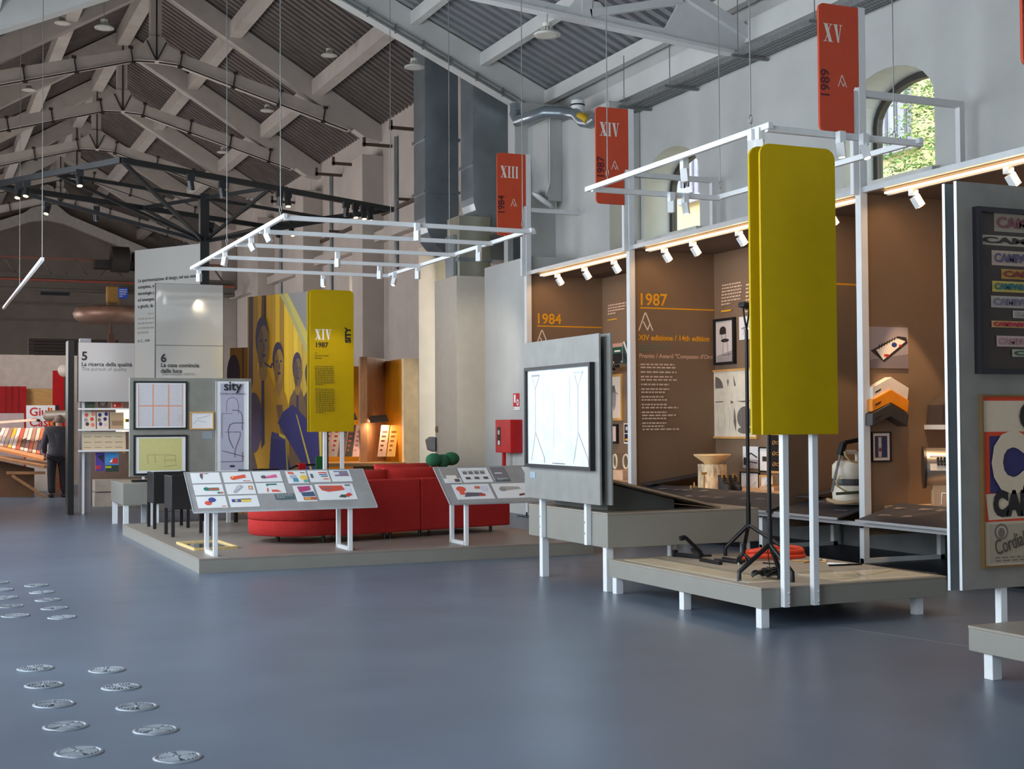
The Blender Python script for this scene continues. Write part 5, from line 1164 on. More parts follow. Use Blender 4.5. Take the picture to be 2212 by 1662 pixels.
# rounded chaise
def ring(c, grow):
    P = [(.0, .02-grow*.0), (.0, 1.15)]
    pts = []
    for k in range(17):
        a = math.pi/2+math.pi*k/16; pts.append((-.22+(.52+grow)*math.cos(a), .60+(.57+grow)*math.sin(a)))
    pts += [(.15, .03-grow), (.15, 1.17+grow)]
    return [S(a, b, c) for a, b in pts]
loft(MB(), [ring(.085, -.03), ring(.10, -.005), ring(.25, 0), ring(.262, -.012)]).build('chaise_base', SOFA, t)
loft(MB(), [ring(.266, -.015), ring(.28, .004), ring(.40, .004), ring(.43, -.012), ring(.438, -.05)]).build('chaise_cushion', SOFAC, t)
for a, b in ((.06, .06), (.68, .06), (.76, .06), (1.18, .06), (2.25, .06), (2.3, .9), (1.9, .9), (.5, .95), (-.42, .62), (-.1, .14), (-.2, 1.05), (1.2, .9)):
    MB().cyl(S(a, b, 0), S(a, b, .09), .02, n=10).build('foot', BLACK, t)
gp = MB(); c = S(1.78, .42, .90)
for k, (dx, dz, r_) in enumerate(((-.13, 0, .11), (0, -.015, .10), (.13, .01, .11))): gp.ball(c+ex*dx+Z_*dz, r_, .08, .085)
tag(gp.build('green_cushion', mat('green_velvet', (30, 92, 60), .9, bump=.2, bscale=80)), 'knotted dark green cushion on top of the sofa', 'cushion')

# ---- yellow edition sign on posts
ys = 19.30
t = thing('edition_totem', 'tall yellow XIV 1987 sign panel on two white posts', 'sign panel', (5.65, ys, 0))
xa, xb = uy(669, 640, ys).x, uy(763, 640, ys).x; zb, zt = uy(716, 933, ys).z, uy(716, 627, ys).z
MB().prism(rpan(xa, zb, xb, zt, .07, ('tl', 'tr'), ys-.02), (0, .022, 0)).build('front_board', YELL, t, .002)
MB().prism(rpan(xa-.015, zb, xb, zt, .07, ('tl', 'tr'), ys+.075), (0, .022, 0)).build('rear_board', YELL, t, .002)
for px in (703, 740):
    x = uy(px, 1000, ys).x; MB().box((x-.025, ys+.003, 0.15), (x+.025, ys+.055, 3.2)).build('post', WHITE, t)
O = uy(680, 734, ys-.02); print2d('numeral', t, O, X_, Z_, roman('XIV', .155, (226, 222, 220)))
O = uy(680, 750, ys-.02); text(t, '1987', O, X_, Z_, .10, pm((40, 34, 20)), bold=.003)
O = uy(757, 741, ys-.02); text(t, 'SITY', O, Z_, -X_, .115, pm((24, 22, 18)), bold=.006)
for k, s_ in enumerate(('SITY', 'ANTONIO CITTERIO', 'B&B ITALIA')):
    O = uy(680, 764.5+5.3*k, ys-.02); text(t, s_, O, X_, Z_, .022, pm((40, 34, 20)))
O = uy(680, 905, ys-.02)
print2d('body_text', t, O, X_, Z_, paragraph(0, .77, .29, 11, .0265, .012, (92, 82, 20), 4, .04)+paragraph(0, .44, .29, 14, .0265, .012, (92, 82, 20), 6, .04))
MB().box((uy(705, 990, ys-.2).x, ys-.26, 0), (uy(722, 990, ys-.2).x, ys-.22, uy(710, 988, ys-.2).z)).build('green_board', mat('dark_green', (16, 90, 44), .5)) 
o = bpy.data.objects['green_board']; tag(o, 'dark green upright board between the posts of the yellow sign', 'board'); o.location = (0, .6, 0)

# ---- photo wall in yellow and violet
def pwall(px0, py0, px1, py1, y0, y1, pyb, label, fn, th=.12):
    a, b = uy(px0, py0, y0), uy(px1, py1, y1); zt = (a.z+b.z)/2; U = V((b.x-a.x, y1-y0, 0)); w_ = U.length; U.normalize(); N = U.cross(Z_)
    t = thing('photo_wall', label, 'photo wall', V((a.x, y0, 0)))
    o = V((a.x, y0, 0)); MB().prism([o, o+U*w_, o+U*w_+Z_*zt, o+Z_*zt], -N*th).build('board', mat('wall_edge_dark', (34, 32, 32), .5), t)
    print2d('photograph', t, o, U, Z_, fn(w_, zt), step=.0002); return t
OY, DY, PU, PD, YB = (206, 154, 22), (172, 122, 22), (84, 66, 96), (58, 46, 78), (50, 44, 104)
def men(w, h):
    L = [((190, 142, 24), rect(0, 0, w, h))]; q = lambda pts: [(w*a, h*b) for a, b in pts]
    r = random.Random(4); u = 0
    cols = [(86, 58, 60), (186, 134, 26), (222, 166, 20), (116, 84, 40), (232, 176, 20), (214, 160, 22), (236, 186, 26), (170, 126, 40), (236, 190, 36), (222, 176, 36), (232, 190, 50), (204, 168, 60), (190, 160, 60), (200, 170, 70), (190, 160, 70), (204, 176, 80)]
    for k, c in enumerate(cols):
        a = k/len(cols); b = (k+1)/len(cols); L.append((c, q([(a, 0), (b, 0), (b+.02*(8-k)/8, 1), (a+.02*(8-k)/8, 1)])))
        if k % 2: L.append(((110, 80, 44), q([(b-.006, 0), (b, 0), (b+.02*(8-k)/8, 1), (b-.006+.02*(8-k)/8, 1)])))
    L += [((96, 66, 56), q([(.15, .3), (.22, .3), (.24, 1), (.2, 1)])), ((196, 180, 90), q([(.44, 1), (1, .62), (1, 1)])), ((140, 134, 130), q([(.55, 1), (1, .68), (1, 1)])), ((176, 166, 110), q([(.45, 1), (.5, 1), (1, .60), (1, .565)]))]
    def man(cx_, top, s, face, suit, tie=1):
        hd = .10*s; E = lambda dx, dz, rx, rz, n=16: [(w*(cx_+dx*s)+w*rx*s*math.cos(a), h*(top-hd+dz*s)+h*rz*s*math.sin(a)) for a in [i*2*math.pi/n for i in range(n)]]
        L.append((suit, q([(cx_-.16*s, 0), (cx_-.15*s, top-.30*s), (cx_-.12*s, top-.25*s), (cx_-.04*s, top-.20*s), (cx_+.05*s, top-.20*s), (cx_+.11*s, top-.26*s), (cx_+.14*s, top-.32*s), (cx_+.16*s, 0)])))
        L.append(((150, 112, 52), q([(cx_-.035*s, top-.14*s), (cx_+.045*s, top-.14*s), (cx_+.05*s, top-.22*s), (cx_, top-.26*s), (cx_-.05*s, top-.21*s)])))
        L.append((PD, E(-.008, .022, .078, .083))); L.append((face, E(.008, -.012, .066, .083))); L.append((tuple(int(c*.78) for c in face), E(-.026, -.018, .036, .074)))
        L.append((PD, E(-.022, .012, .016, .006, 8))); L.append((PD, E(.034, .012, .014, .006, 8))); L.append((PU, E(.012, -.014, .010, .020, 8))); L.append((PD, E(.010, -.045, .024, .007, 8)))
        if tie: L.append((PD, q([(cx_-.018*s, top-.24*s), (cx_+.014*s, top-.24*s), (cx_+.02*s, top-.48*s), (cx_-.02*s, top-.5*s)])))
    man(.83, .685, .62, (124, 94, 62), (84, 66, 72)); man(.68, .73, .78, (116, 90, 66), (112, 86, 60)); man(.43, .78, .95, (160, 120, 56), (176, 128, 34), 0); man(.22, .90, 1.2, (132, 102, 66), (190, 140, 30))
    L += [(PD, q([(.22, .70), (.26, .68), (.34, .665), (.36, .69), (.335, .69), (.325, .675), (.27, .69)])), ((110, 84, 62), q([(.4, .5), (.48, .5), (.55, .3), (.5, .28)])),
          (YB, q([(.42, .42), (.98, .10), (.95, .38), (.62, .5), (.5, .47)])), (YB, q([(.28, .06), (.33, .36), (.52, .35), (.62, .14), (.5, 0), (.32, 0)])), ((66, 62, 110), q([(.33, .35), (.52, .34), (.52, .36), (.34, .38)])), ((206, 176, 50), q([(.44, .36), (.52, .345), (.52, .36), (.44, .375)])), ((150, 140, 60), q([(.52, .36), (.54, .35), (.56, .2), (.54, .2)])), ((190, 166, 60), q([(.66, .46), (.68, .45), (.88, .20), (.86, .19)])),
          (PU, [(w*.09+w*.12*math.cos(a), h*.42+h*.14*math.sin(a)) for a in [i*2*math.pi/20 for i in range(20)]]), ((92, 70, 74), q([(0, 0), (0, .32), (.08, .3), (.18, .16), (.26, .1), (.28, 0)])), ((138, 124, 60), q([(.72, 0), (.80, .12), (1, .16), (1, 0)]))]
    return L
pwall(535, 642, 697, 627, 22.6, 21.0, 1010, 'large yellow and violet photo wall of smiling men in suits', men)
pwall(497, 752, 535, 751, 22.9, 22.62, 1010, 'narrow lower strip of the yellow photo wall beside the black mirror edge', lambda w, h: [((150, 108, 40), rect(0, 0, w, h)), ((70, 54, 70), ell(w*.2, h*.84, w*.38, h*.12)), ((84, 62, 62), rect(w*.7, 0, w*.78, h)), (PD, rect(w*.66, h*.6, w*.9, h*.8)), ((110, 80, 60), rect(0, 0, w*.5, h*.6))])
# ---- red bicycles' handlebars behind the info board
def bike(label, px, y, seat):
    t = thing('red_bicycle', label, 'bicycle', uy(px, 1080, y)); RB = mat('bike_red', (206, 22, 30), .3)
    b = uy(px, 1050, y); b.z = 0
    for k, dx in enumerate((-.0, .55)):
        MB().tube([b+V((dx, .5*k, .19))+V((.17*math.cos(q)*.7, .17*math.cos(q)*.7, .17*math.sin(q))) for q in [i*2*math.pi/24 for i in range(24)]], .018, 8, closed=True).build('tyre', BLACK, t)
    if seat:
        MB().beam(b+V((0, 0, .62)), b+V((.28, .2, .70)), .10, .05).build('saddle', BLACK, t, .01)
        MB().tube([b+V((.02, 0, .6)), b+V((.05, .05, .4)), b+V((.1, .1, .2))], .016, 8).tube([b+V((.24, .18, .62)), b+V((.3, .22, .4)), b+V((.3, .25, .2))], .016, 8).tube([b+V((0, 0, .6)), b+V((.25, .18, .62))], .02, 8).build('frame', RB, t)
    else:
        MB().tube([b+V((0, 0, .2)), b+V((.03, .02, .5)), b+V((.05, .03, .84))], .026, 10).build('stem', RB, t)
        MB().ob(b+V((.055, .03, .86)), (.06, 0, 0), (0, .04, 0), (0, 0, .05)).build('head', RB, t, .015)
        MB().tube([b+V((-.16, -.06, .82)), b+V((-.04, -.0, .87)), b+V((.12, .05, .88)), b+V((.3, .1, .88))], .016, 8).build('handlebar', BLACK, t)
        MB().tube([b+V((-.12, 0, .35)), b+V((-.05, 0, .5)), b+V((.02, .02, .55))], .01, 8).tube([b+V((-.14, 0, .3)), b+V((.4, .4, .26))], .02, 8).build('fork', RB, t)
bike('red bicycle with black handlebar before the photo wall', 645, 20.2, False)
bike('red folding bicycle seen by its black saddle beside the photo wall', 674, 21.4, True)
# ================================================================ black star light frame on its pole
SZ = 5.09; PX_, PY_ = 4.17, 21.5
t = thing('star_light_frame', 'large black steel star-shaped light frame on a pole', 'light frame', (PX_, PY_, 0))
Lc, Tc, Rc = uz(-18, 400, SZ), uz(262, 346, SZ), uz(848, 453, SZ); Bc = Lc+Rc-Tc; Cc = (Lc+Rc)/2; PX_, PY_ = Cc.x, Cc.y
MB().box((PX_-.07, PY_-.07, 0), (PX_+.07, PY_+.07, SZ+.06)).build('pole', BLACK, t)
def sb(a, b, w_=.09, h_=.11, name='beam'): MB().beam(a, b, w_, h_).build(name, BLACK, t)
for a, b in ((Lc, Tc), (Tc, Rc), (Rc, Bc), (Bc, Lc)): sb(a, b, .06, .08, 'outer_beam')
LT, TR, RB_, BL = (Lc+Tc)/2, (Tc+Rc)/2, (Rc+Bc)/2, (Bc+Lc)/2
top = V((PX_, PY_, SZ)); bot = V((PX_, PY_, 4.40))
for p in (LT, TR, RB_, BL): sb(top, p, .045, .05, 'spoke')
for p in (Lc, Tc, Rc, Bc): sb(bot, p, .045, .055, 'strut')
for p in (LT, TR, RB_, BL): sb(bot, p, .04, .045, 'strut')
def bspot(px, py, d, on):
    p = uz(px, py, SZ-.06); s = MB().box(p+V((-.05, -.05, -.1)), p+V((.05, .05, 0))).build('spotlight', BLACK, t)
    d = V(d).normalized(); c = p+V((0, 0, -.14))
    MB().cyl(c-d*.05, c+d*.09, .045, n=14).build('spot_head', BLACK, s); MB().cyl(c+d*.091, c+d*.094, .036, n=14).build('spot_lens', BULBW if on else LENSOFF, s)
for px, py, d, on in ((40, 395, (-.2, -.3, -1), 1), (58, 391, (-.2, -.3, -1), 1), (172, 367, (0, -.3, -1), 1), (412, 376, (.2, .2, -1), 0), (480, 392, (.2, .2, -1), 0), (103, 432, (-.3, -.3, -1), 1), (208, 446, (.1, .3, -1), 0),
                     (604, 412, (0, .3, -1), 0), (622, 414, (0, -.2, -1), 1), (748, 436, (0, .3, -1), 0), (768, 440, (0, -.2, -1), 1), (786, 443, (0, -.2, -1), 1), (800, 447, (0, -.2, -1), 1), (603, 486, (-.2, .2, -1), 0), (630, 482, (.2, -.5, -1), 1), (437, 478, (.2, -.6, -1), 1), (455, 481, (.2, -.6, -1), 1)):
    bspot(px, py, d, on)
for x, y, p, tx, ty in ((2.2, 20.3, 170, 1.9, 24.5), (3.2, 22.6, 60, 3.6, 27.5)): spot('star_spot', (x, y, 4.8), (tx, ty, 0), p, (1, .62, .40), 60, .6, .04)

spot('star_spot', (6.4, 21.6, 4.8), (8.5, 25.2, 1.8), 480, (1, .82, .60), 30, .7, .04)
# ================================================================ mirror panels
def mpanel(name, label, a, b, z0, z1, th=.10, seam=None, m=None):
    a, b = V(a), V(b); a.z = b.z = 0; U = (b-a); w_ = U.length; U.normalize(); N = U.cross(Z_)
    t = thing(name, label, 'mirror panel', a)
    MB().prism([a+Z_*z0, b+Z_*z0, b+Z_*z1, a+Z_*z1], -N*th).build('core', BLACK, t)
    zs = [z0]+([seam] if seam else [])+[z1]
    for k in range(len(zs)-1):
        MB().prism([a+U*.01+N*.003+Z_*(zs[k]+.004), b-U*.01+N*.003+Z_*(zs[k]+.004), b-U*.01+N*.003+Z_*(zs[k+1]-.004), a+U*.01+N*.003+Z_*(zs[k+1]-.004)], N*.004).build('mirror_sheet', m or MIRR, t)
    return t, a, U, w_, N
DKT = pm((34, 34, 36)); MDT = pm((110, 112, 114))
a, b = uy(168, 760, 23.9), uy(335, 760, 23.85)
t, o, U, w_, N = mpanel('mirror_screen', 'mirror panel numbered 5 above the white book shelves', a, b, 1.9, uy(250, 741, 23.9).z, m=MIRL)
text(t, '5', o+U*.06+Z_*uy(180, 778, 23.9).z+N*.006, U, Z_, .20, DKT, bold=.006)
text(t, 'La ricerca della qualità', o+U*.06+Z_*uy(180, 791, 23.9).z+N*.006, U, Z_, .092, DKT, bold=.002)
text(t, 'The pursuit of quality', o+U*.06+Z_*uy(180, 801, 23.9).z+N*.006, U, Z_, .085, MDT)
text(t, '6', o+U*(w_-.10)+Z_*uy(180, 783, 23.9).z+N*.006, -U, Z_, .19, DKT).data.fill_mode  # reflection of panel 6's numeral, drawn in as reversed lettering
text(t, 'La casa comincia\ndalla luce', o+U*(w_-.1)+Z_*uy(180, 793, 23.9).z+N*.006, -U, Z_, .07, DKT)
a, b = uy(335, 760, 20.8), uy(483, 760, 20.75); zt_ = 3.64
t, o, U, w_, N = mpanel('mirror_screen', 'mirror panel numbered 6 with a black edge, behind the picture panel', a, b, .2, zt_, .12, seam=uy(400, 747, 20.8).z)
text(t, '6', o+U*.08+Z_*uy(340, 783, 20.95).z+N*.008, U, Z_, .17, DKT, bold=.006)
text(t, 'La casa comincia\ndalla luce', o+U*.08+Z_*uy(340, 794, 20.95).z+N*.008, U, Z_, .085, DKT, bold=.002)
text(t, 'The house starts', o+U*.08+Z_*uy(340, 812, 20.95).z+N*.008, U, Z_, .075, MDT)
text(t, '5', o+U*(w_-.08)+Z_*uy(480, 782, 20.6).z+N*.008, -U, Z_, .16, DKT)  # reflection of panel 5's heading, drawn in as reversed lettering
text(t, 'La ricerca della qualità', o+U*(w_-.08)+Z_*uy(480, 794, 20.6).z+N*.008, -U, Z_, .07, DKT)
a, b = uz(291, 540, 4.37), V((PX_-.06, PY_-.07, 4.37))
t, o, U, w_, N = mpanel('mirror_screen', 'tall mirror panel with a long printed paragraph beside the black pole', a, b, 1.6, 4.36, .08)
for k, s_ in enumerate(('La sperimentazione di design, nel suo senso più', 'completo, vuole arrivare a', 'tecnologia a dise', 'ad emergenze so', 'e giochi, da temp')):
    zz = 3.83-.105*k; text(t, s_, o+U*.09+Z_*zz+N*.008, U, Z_, .078, DKT, bold=.001)
print2d('fine_print', t, o+U*.09+N*.004, U, Z_, paragraph(0, 3.32, .55, 5, .075, .03, (120, 114, 106), 3, .3))
text(t, 'A. C., 1970', o+U*.09+Z_*2.85+N*.008, U, Z_, .06, DKT)
# black column at the shelf end
xa, xb = uy(147, 900, 23.9).x, uy(160, 900, 23.9).x
tag(MB().box((xa, 23.9, 0), (xb, 24.3, uy(150, 736, 23.9).z)).build('black_column', BLACK), 'slim black column at the left end of the book shelves', 'column')
# shelves with books
t = thing('book_shelf', 'white metal shelf unit below mirror panel 5', 'shelf', (3.2, 24.0, 0)); Wm = WHITE
xa, xb = uy(175, 900, 23.95).x, uy(312, 900, 23.95).x
for x in (xa+.05, xb): MB().box((x-.02, 24.05, 0), (x+.02, 24.1, 1.9)).build('upright', Wm, t)
SHELF = []
for py in (882, 927, 972):
    z = uy(240, py, 23.95).z; SHELF.append(z); MB().box((xa-.05, 23.92, z-.03), (xb+.05, 24.12, z)).build('shelf_board', Wm, t)
MB().box((xa+.02, 24.3, 0), (uy(196, 1000, 24.3).x, 24.5, 3)).build('rear_post', mat('blue_white', (170, 176, 190), .5), t)
def cover(label, px0, px1, z, py0, polys, m=None, y=24.0, lift=0):
    x0, x1 = uy(px0, 900, y).x, uy(px1, 900, y).x; h = uy(px0, py0, y).z-z; o = V((x0, y, z))
    b = thing('book', label, 'book', o, 'books on the white shelves')
    MB().prism([o, o+X_*(x1-x0), o+V((x1-x0, .05, h)), o+V((0, .05, h))], (0, .025, 0)).build('cover', m or PAPER, b)
    W = V((0, .05, h)).normalized(); print2d('print', b, o, X_, W, [(c, [(u*(x1-x0), v*h) for u, v in p]) for c, p in polys])
cover('dark green book on the top white shelf', 183, 205, SHELF[0], 846, [((66, 78, 62), rect(0, 0, 1, 1)), ((140, 110, 90), rect(.1, .7, .9, .72))])
cover('brown speckled book on the top white shelf', 211, 233, SHELF[0], 846, [((86, 72, 66), rect(0, 0, 1, 1)), ((150, 130, 116), ell(.5, .5, .3, .35)), ((60, 50, 46), ell(.5, .75, .2, .1))])
cover('red patterned book on the top white shelf', 241, 265, SHELF[0], 846, [((176, 120, 100), rect(0, 0, 1, 1)), ((190, 40, 36), rect(.1, .05, .9, .3)), ((90, 60, 60), rect(.2, .5, .8, .8)), ((220, 190, 170), ell(.3, .16, .1, .08))])
hexes = lambda cs: [((214, 204, 190), rect(0, 0, 1, 1))]+[(c, ell(u, v, .17, .13, 6)) for c, (u, v) in zip(cs, ((.25, .85), (.7, .6), (.3, .3), (.75, .25), (.2, .55), (.8, .9)))]
cover('book with red and orange hexagons on the middle shelf', 181, 207, SHELF[1], 891, hexes(((206, 90, 60), (206, 70, 50), (60, 60, 70), (226, 120, 90), (150, 150, 150), (226, 140, 110))))
cover('book with blue hexagons on the middle shelf', 210, 235, SHELF[1], 891, hexes(((40, 36, 110), (40, 36, 110), (60, 40, 120), (200, 190, 180), (120, 110, 110), (40, 36, 110))))
cover('tan book on the middle shelf beside the glowing lamp', 239, 268, SHELF[1], 891, [((176, 150, 120), rect(0, 0, 1, 1)), ((140, 116, 90), rect(.1, .2, .9, .5))])
cover('wide cream diagram sheet on the lower shelf', 178, 272, SHELF[2], 934, [((206, 190, 160), rect(0, 0, 1, 1))]+[((120, 110, 96), rect(.04+.24*i, .12+.3*j, .2+.24*i, .15+.3*j)) for i in range(4) for j in range(3)])
cover('violet and red magazine below the white shelves', 207, 227, uy(215, 1018, 23.95).z, 978, [((70, 56, 150), rect(0, 0, 1, 1)), ((36, 30, 50), [(.2, .8), (.9, .9), (.9, .4)]), ((190, 40, 60), rect(0, .1, .55, .3))])
cover('blue magazine with a red roof below the white shelves', 228, 257, uy(240, 1020, 23.95).z, 978, [((40, 56, 50), rect(0, 0, 1, .35)), ((60, 140, 200), rect(0, .35, 1, 1)), ((190, 50, 40), [(.3, .45), (.6, .7), (.95, .75), (.95, .4)]), ((170, 190, 40), rect(0, .2, .45, .3)), ((230, 236, 240), [(.3, .5), (.55, .7), (.5, .5)])])
o = uy(269, 905, 24.2)
t = thing('table_lamp', 'glowing white two-tier lamp beside the white book shelves', 'lamp', o)
MB().cyl(o+V((0, .1, .0)), o+V((0, .1, .16)), .13, n=20).build('upper_shade', mat('lamp_glow', (255, 226, 180), .5, var=0, emit=5, ecol=(255, 214, 150)), t)
MB().cyl(o+V((0, .1, -.22)), o+V((0, .1, -.06)), .13, n=20).build('lower_shade', MATS['lamp_glow'], t)
MB().cyl(o+V((0, .1, -.6)), o+V((0, .1, 0)), .03, n=10).build('stem', mat('lamp_stem', (226, 180, 130), .5), t)
# brown backing partition behind the shelves
y = 26.5
O, U, w_, h_ = on_y(y, 196, 800, 300, 1095)
struct(MB().box((O.x, y, 0), (O.x+1.6, y+.1, 2.6)).build('partition_brown', mat('brown_partition', (140, 118, 106), .7)), 'brown partition seen behind the book shelves')
tag(MB().box((O.x+.02, y-.5, uy(220, 1060, y).z), (O.x+1.5, y-.1, uy(220, 1035, y).z)).box((O.x+.02, y-.45, 0), (O.x+1.5, y-.1, uy(220, 1062, y).z)).build('white_bench', mat('cream_bench', (200, 190, 178), .6)), 'low cream bench behind the white book shelves', 'bench')

# ================================================================ far-left reading desk, man, partitions
yd = 29.0
t = thing('reading_desk', 'long wooden desk with a sloping magazine shelf at the far left', 'desk', (1.9, 29, 0))
DW = mat('desk_wood', (190, 140, 96), .5, var=.12, stretch=(1, 6, 6))
a, b = uy(-40, 925, 30.4), uy(100, 925, 29.4)
# sloping rack: lower edge runs (0,970)->(92,992), upper (10,925)->(106,925)
p0, p1 = uy(-30, 963, 31.2), uy(94, 993, 30.3); q0, q1 = uy(-12, 926, 31.8), uy(106, 926, 31.3)
MB().prism([p0, p1, q1, q0], (0, .03, -.05)).build('sloping_rack', DW, t)
e0, e1, e2, e3 = uy(-40, 995, 30.2), uy(96, 1018, 29.9), uy(120, 1000, 31.6), uy(-40, 975, 32.0)
e0.z = e3.z = p0.z-.16; e1.z = e2.z = p1.z-.12
MB().prism([e0, e1, e2, e3], (0, 0, -.06)).build('desk_top', DW, t)
f0, f1 = V((e0.x, 30.7, 0)), V((e1.x-.15, 30.5, 0))
MB().prism([f0, f1, f1+Z_*(e1.z-.07), f0+Z_*(e0.z-.07)], (0, .05, 0)).build('front_panel', mat('desk_dark', (120, 84, 56), .6), t)
MB().beam(uy(14, 1022, 30.1), uy(98, 1022, 30.1), .05, .06).build('rail', DW, t)
MB().beam(uy(26, 1028, 30.1), uy(98, 1074, 30.1), .05, .06).build('brace', DW, t)
MB().beam(uy(123, 1005, 30.9), uy(124, 1066, 30.9), .08, .06, (0, 1, 0)).build('leg', DW, t)
r = random.Random(21); cols = [(206, 196, 196), (120, 96, 84), (216, 206, 200), (196, 176, 170), (150, 120, 110), (232, 170, 60), (220, 208, 204), (190, 90, 70), (206, 190, 180), (230, 214, 200), (170, 130, 110), (226, 200, 180), (214, 120, 80), (90, 84, 120)]
for k in range(14):
    u0, u1 = k/14+.004, (k+1)/14-.006
    a0, a1 = p0.lerp(p1, u0), p0.lerp(p1, u1); b0, b1 = q0.lerp(q1, u0), q0.lerp(q1, u1); n_v = V((0, -.012, .02))
    a0, a1, b0, b1 = a0.lerp(b0, .12), a1.lerp(b1, .12), a0.lerp(b0, .97), a1.lerp(b1, .97)
    m_ = MB().prism([a0+n_v*.3, a1+n_v*.3, b1+n_v*.3, b0+n_v*.3], n_v)
    m_.prism([a0.lerp(b0, .1)+n_v*1.3, a1.lerp(b1, .1)+n_v*1.3, a1.lerp(b1, .4+.3*r.random())+n_v*1.3, a0.lerp(b0, .45)+n_v*1.3], n_v*.1, 1)
    tag(m_.build('magazine', [mat('mag_%d' % k, cols[k], .5), pm(tuple(int(c*.7) for c in cols[(k*3+5) % 14]))]), 'magazine on the sloping rack, %s from the left' % (ORD+['eleventh', 'twelfth', 'thirteenth', 'fourteenth'])[k], 'magazine', 'magazines on the far-left desk')
spot('desk_lamp_light', (1.9, 30.4, 2.5), (1.9, 31.2, .9), 90, (1, .62, .42), 110, .6, .1)
t = thing('desk_lamp_bar', 'long pale lamp bar above the magazine rack', 'lamp', uy(30, 910, 30.8))
MB().beam(uy(-30, 915, 31.0), uy(80, 907, 30.7), .1, .05).build('bar', mat('pale_lamp', (196, 186, 170), .5), t)
MB().cyl(uy(82, 906, 30.7), uy(82, 911, 30.7), .05, n=10).build('end_knob', BLACK, t)
# man seen from behind
def skinmesh(name, verts, edges, radii, m, parent, root=0, lv=2):
    me = bpy.data.meshes.new(name); me.from_pydata(verts, edges, []); me.materials.append(m)
    o = bpy.data.objects.new(name, me); COL.objects.link(o); par(o, parent)
    sk = o.modifiers.new('skin', 'SKIN')
    if not me.skin_vertices: 
        bm = bmesh.new(); bm.from_mesh(me); bm.verts.layers.skin.verify(); bm.to_mesh(me); bm.free()
    for i, s_ in enumerate(me.skin_vertices[0].data):
        rr_ = radii[i]; s_.radius = rr_ if isinstance(rr_, tuple) else (rr_, rr_); s_.use_root = (i == root)
    sk.use_smooth_shade = True; sub = o.modifiers.new('sub', 'SUBSURF'); sub.levels = lv; sub.render_levels = lv
    return o
pm0 = uz(123, 1075); bx, by = pm0.x, pm0.y
t = thing('person', 'person in dark grey jacket and trousers seen from behind at the reading desk', 'person', (bx, by, 0))
def B(x, y, z): return (bx+x, by+y, z)
SKIN = mat('skin', (170, 120, 96), .6); JK = mat('grey_jacket', (62, 62, 70), .85, var=.1, scale=30); TR = mat('dark_trousers', (34, 34, 42), .85)
vb = [B(0, 0, .92), B(0, .02, 1.15), B(.01, .05, 1.38), B(.03, .10, 1.47), B(.05, .15, 1.545), B(.055, .17, 1.63), B(.06, .19, 1.69),
      B(-.2, .06, 1.37), B(-.25, .05, 1.1), B(-.23, .16, .90), B(-.22, .2, .84), B(.22, .08, 1.36), B(.27, .1, 1.1), B(.24, .26, .92), B(.22, .3, .88),
      B(-.10, .0, .88), B(-.11, .03, .48), B(-.11, -.02, .09), B(-.12, .12, .04), B(.10, .0, .88), B(.13, .04, .48), B(.16, .02, .09), B(.17, .15, .04)]
eb = [(0, 1), (1, 2), (2, 3), (3, 4), (4, 5), (5, 6), (2, 7), (7, 8), (8, 9), (9, 10), (2, 11), (11, 12), (12, 13), (13, 14), (0, 15), (15, 16), (16, 17), (17, 18), (0, 19), (19, 20), (20, 21), (21, 22)]
rb = [.10, .09, .09, .05, .075, .095, .06, .04, .035, .028, .03, .04, .035, .028, .03, .085, .06, .04, .04, .085, .06, .04, .04]
skinmesh('body', vb, eb, rb, SKIN, t)
for sx, (hx, hy, hz) in ((-1, (-.22, .2, .84)), (1, (.22, .3, .88))):
    for k in range(4):
        f0 = B(hx-.024+.016*k, hy+.01, hz-.01); f1 = B(hx-.026+.017*k, hy+.035, hz-.05); f2 = B(hx-.026+.017*k, hy+.035+.005, hz-.085+.008*abs(k-1.5))
        skinmesh('finger', [f0, f1, f2], [(0, 1), (1, 2)], [.010, .009, .007], SKIN, t, lv=1)
    skinmesh('thumb', [B(hx-sx*.03, hy, hz+.005), B(hx-sx*.045, hy+.03, hz-.03), B(hx-sx*.04, hy+.045, hz-.055)], [(0, 1), (1, 2)], [.011, .010, .008], SKIN, t, lv=1)
vj = [B(0, 0, .80), B(0, .0, .95), B(0, .02, 1.15), B(.01, .05, 1.36), B(.03, .09, 1.46), B(-.19, .06, 1.40), B(-.26, .05, 1.1), B(-.235, .15, .92), B(.21, .08, 1.39), B(.28, .1, 1.1), B(.245, .24, .94)]
skinmesh('jacket', vj, [(0, 1), (1, 2), (2, 3), (3, 4), (3, 5), (5, 6), (6, 7), (3, 8), (8, 9), (9, 10)], [(.205, .15), (.20, .15), (.19, .145), (.21, .15), (.12, .10), (.10, .10), (.07, .07), (.055, .055), (.10, .10), (.07, .07), (.055, .055)], JK, t, 2)
vt = [B(0, 0, .93), B(-.10, 0, .82), B(-.11, .03, .48), B(-.112, -.01, .07), B(.10, 0, .82), B(.13, .04, .48), B(.162, .03, .07)]
skinmesh('trousers', vt, [(0, 1), (1, 2), (2, 3), (0, 4), (4, 5), (5, 6)], [.15, .115, .09, .075, .115, .09, .075], TR, t)
MB().ball(B(.053, .145, 1.63), .098, .085, .105).build('hair', mat('grey_hair', (120, 104, 96), .9), t)
for sx in (-.1, .1): MB().ball(B(.055+sx, .185, 1.60), .016, .025, .035, 10, 8).build('ear', SKIN, t)
MB().ball(B(.06, .285, 1.60), .018, .03, .028, 8, 6).build('nose', SKIN, t)
for sx in (-1, 1): MB().box(B(sx*.115+(.03 if sx > 0 else 0)-.05, -.08, 0), B(sx*.115+(.03 if sx > 0 else 0)+.05, .2, .075)).build('shoe', mat('dark_shoe', (30, 24, 22), .5), t, .025)

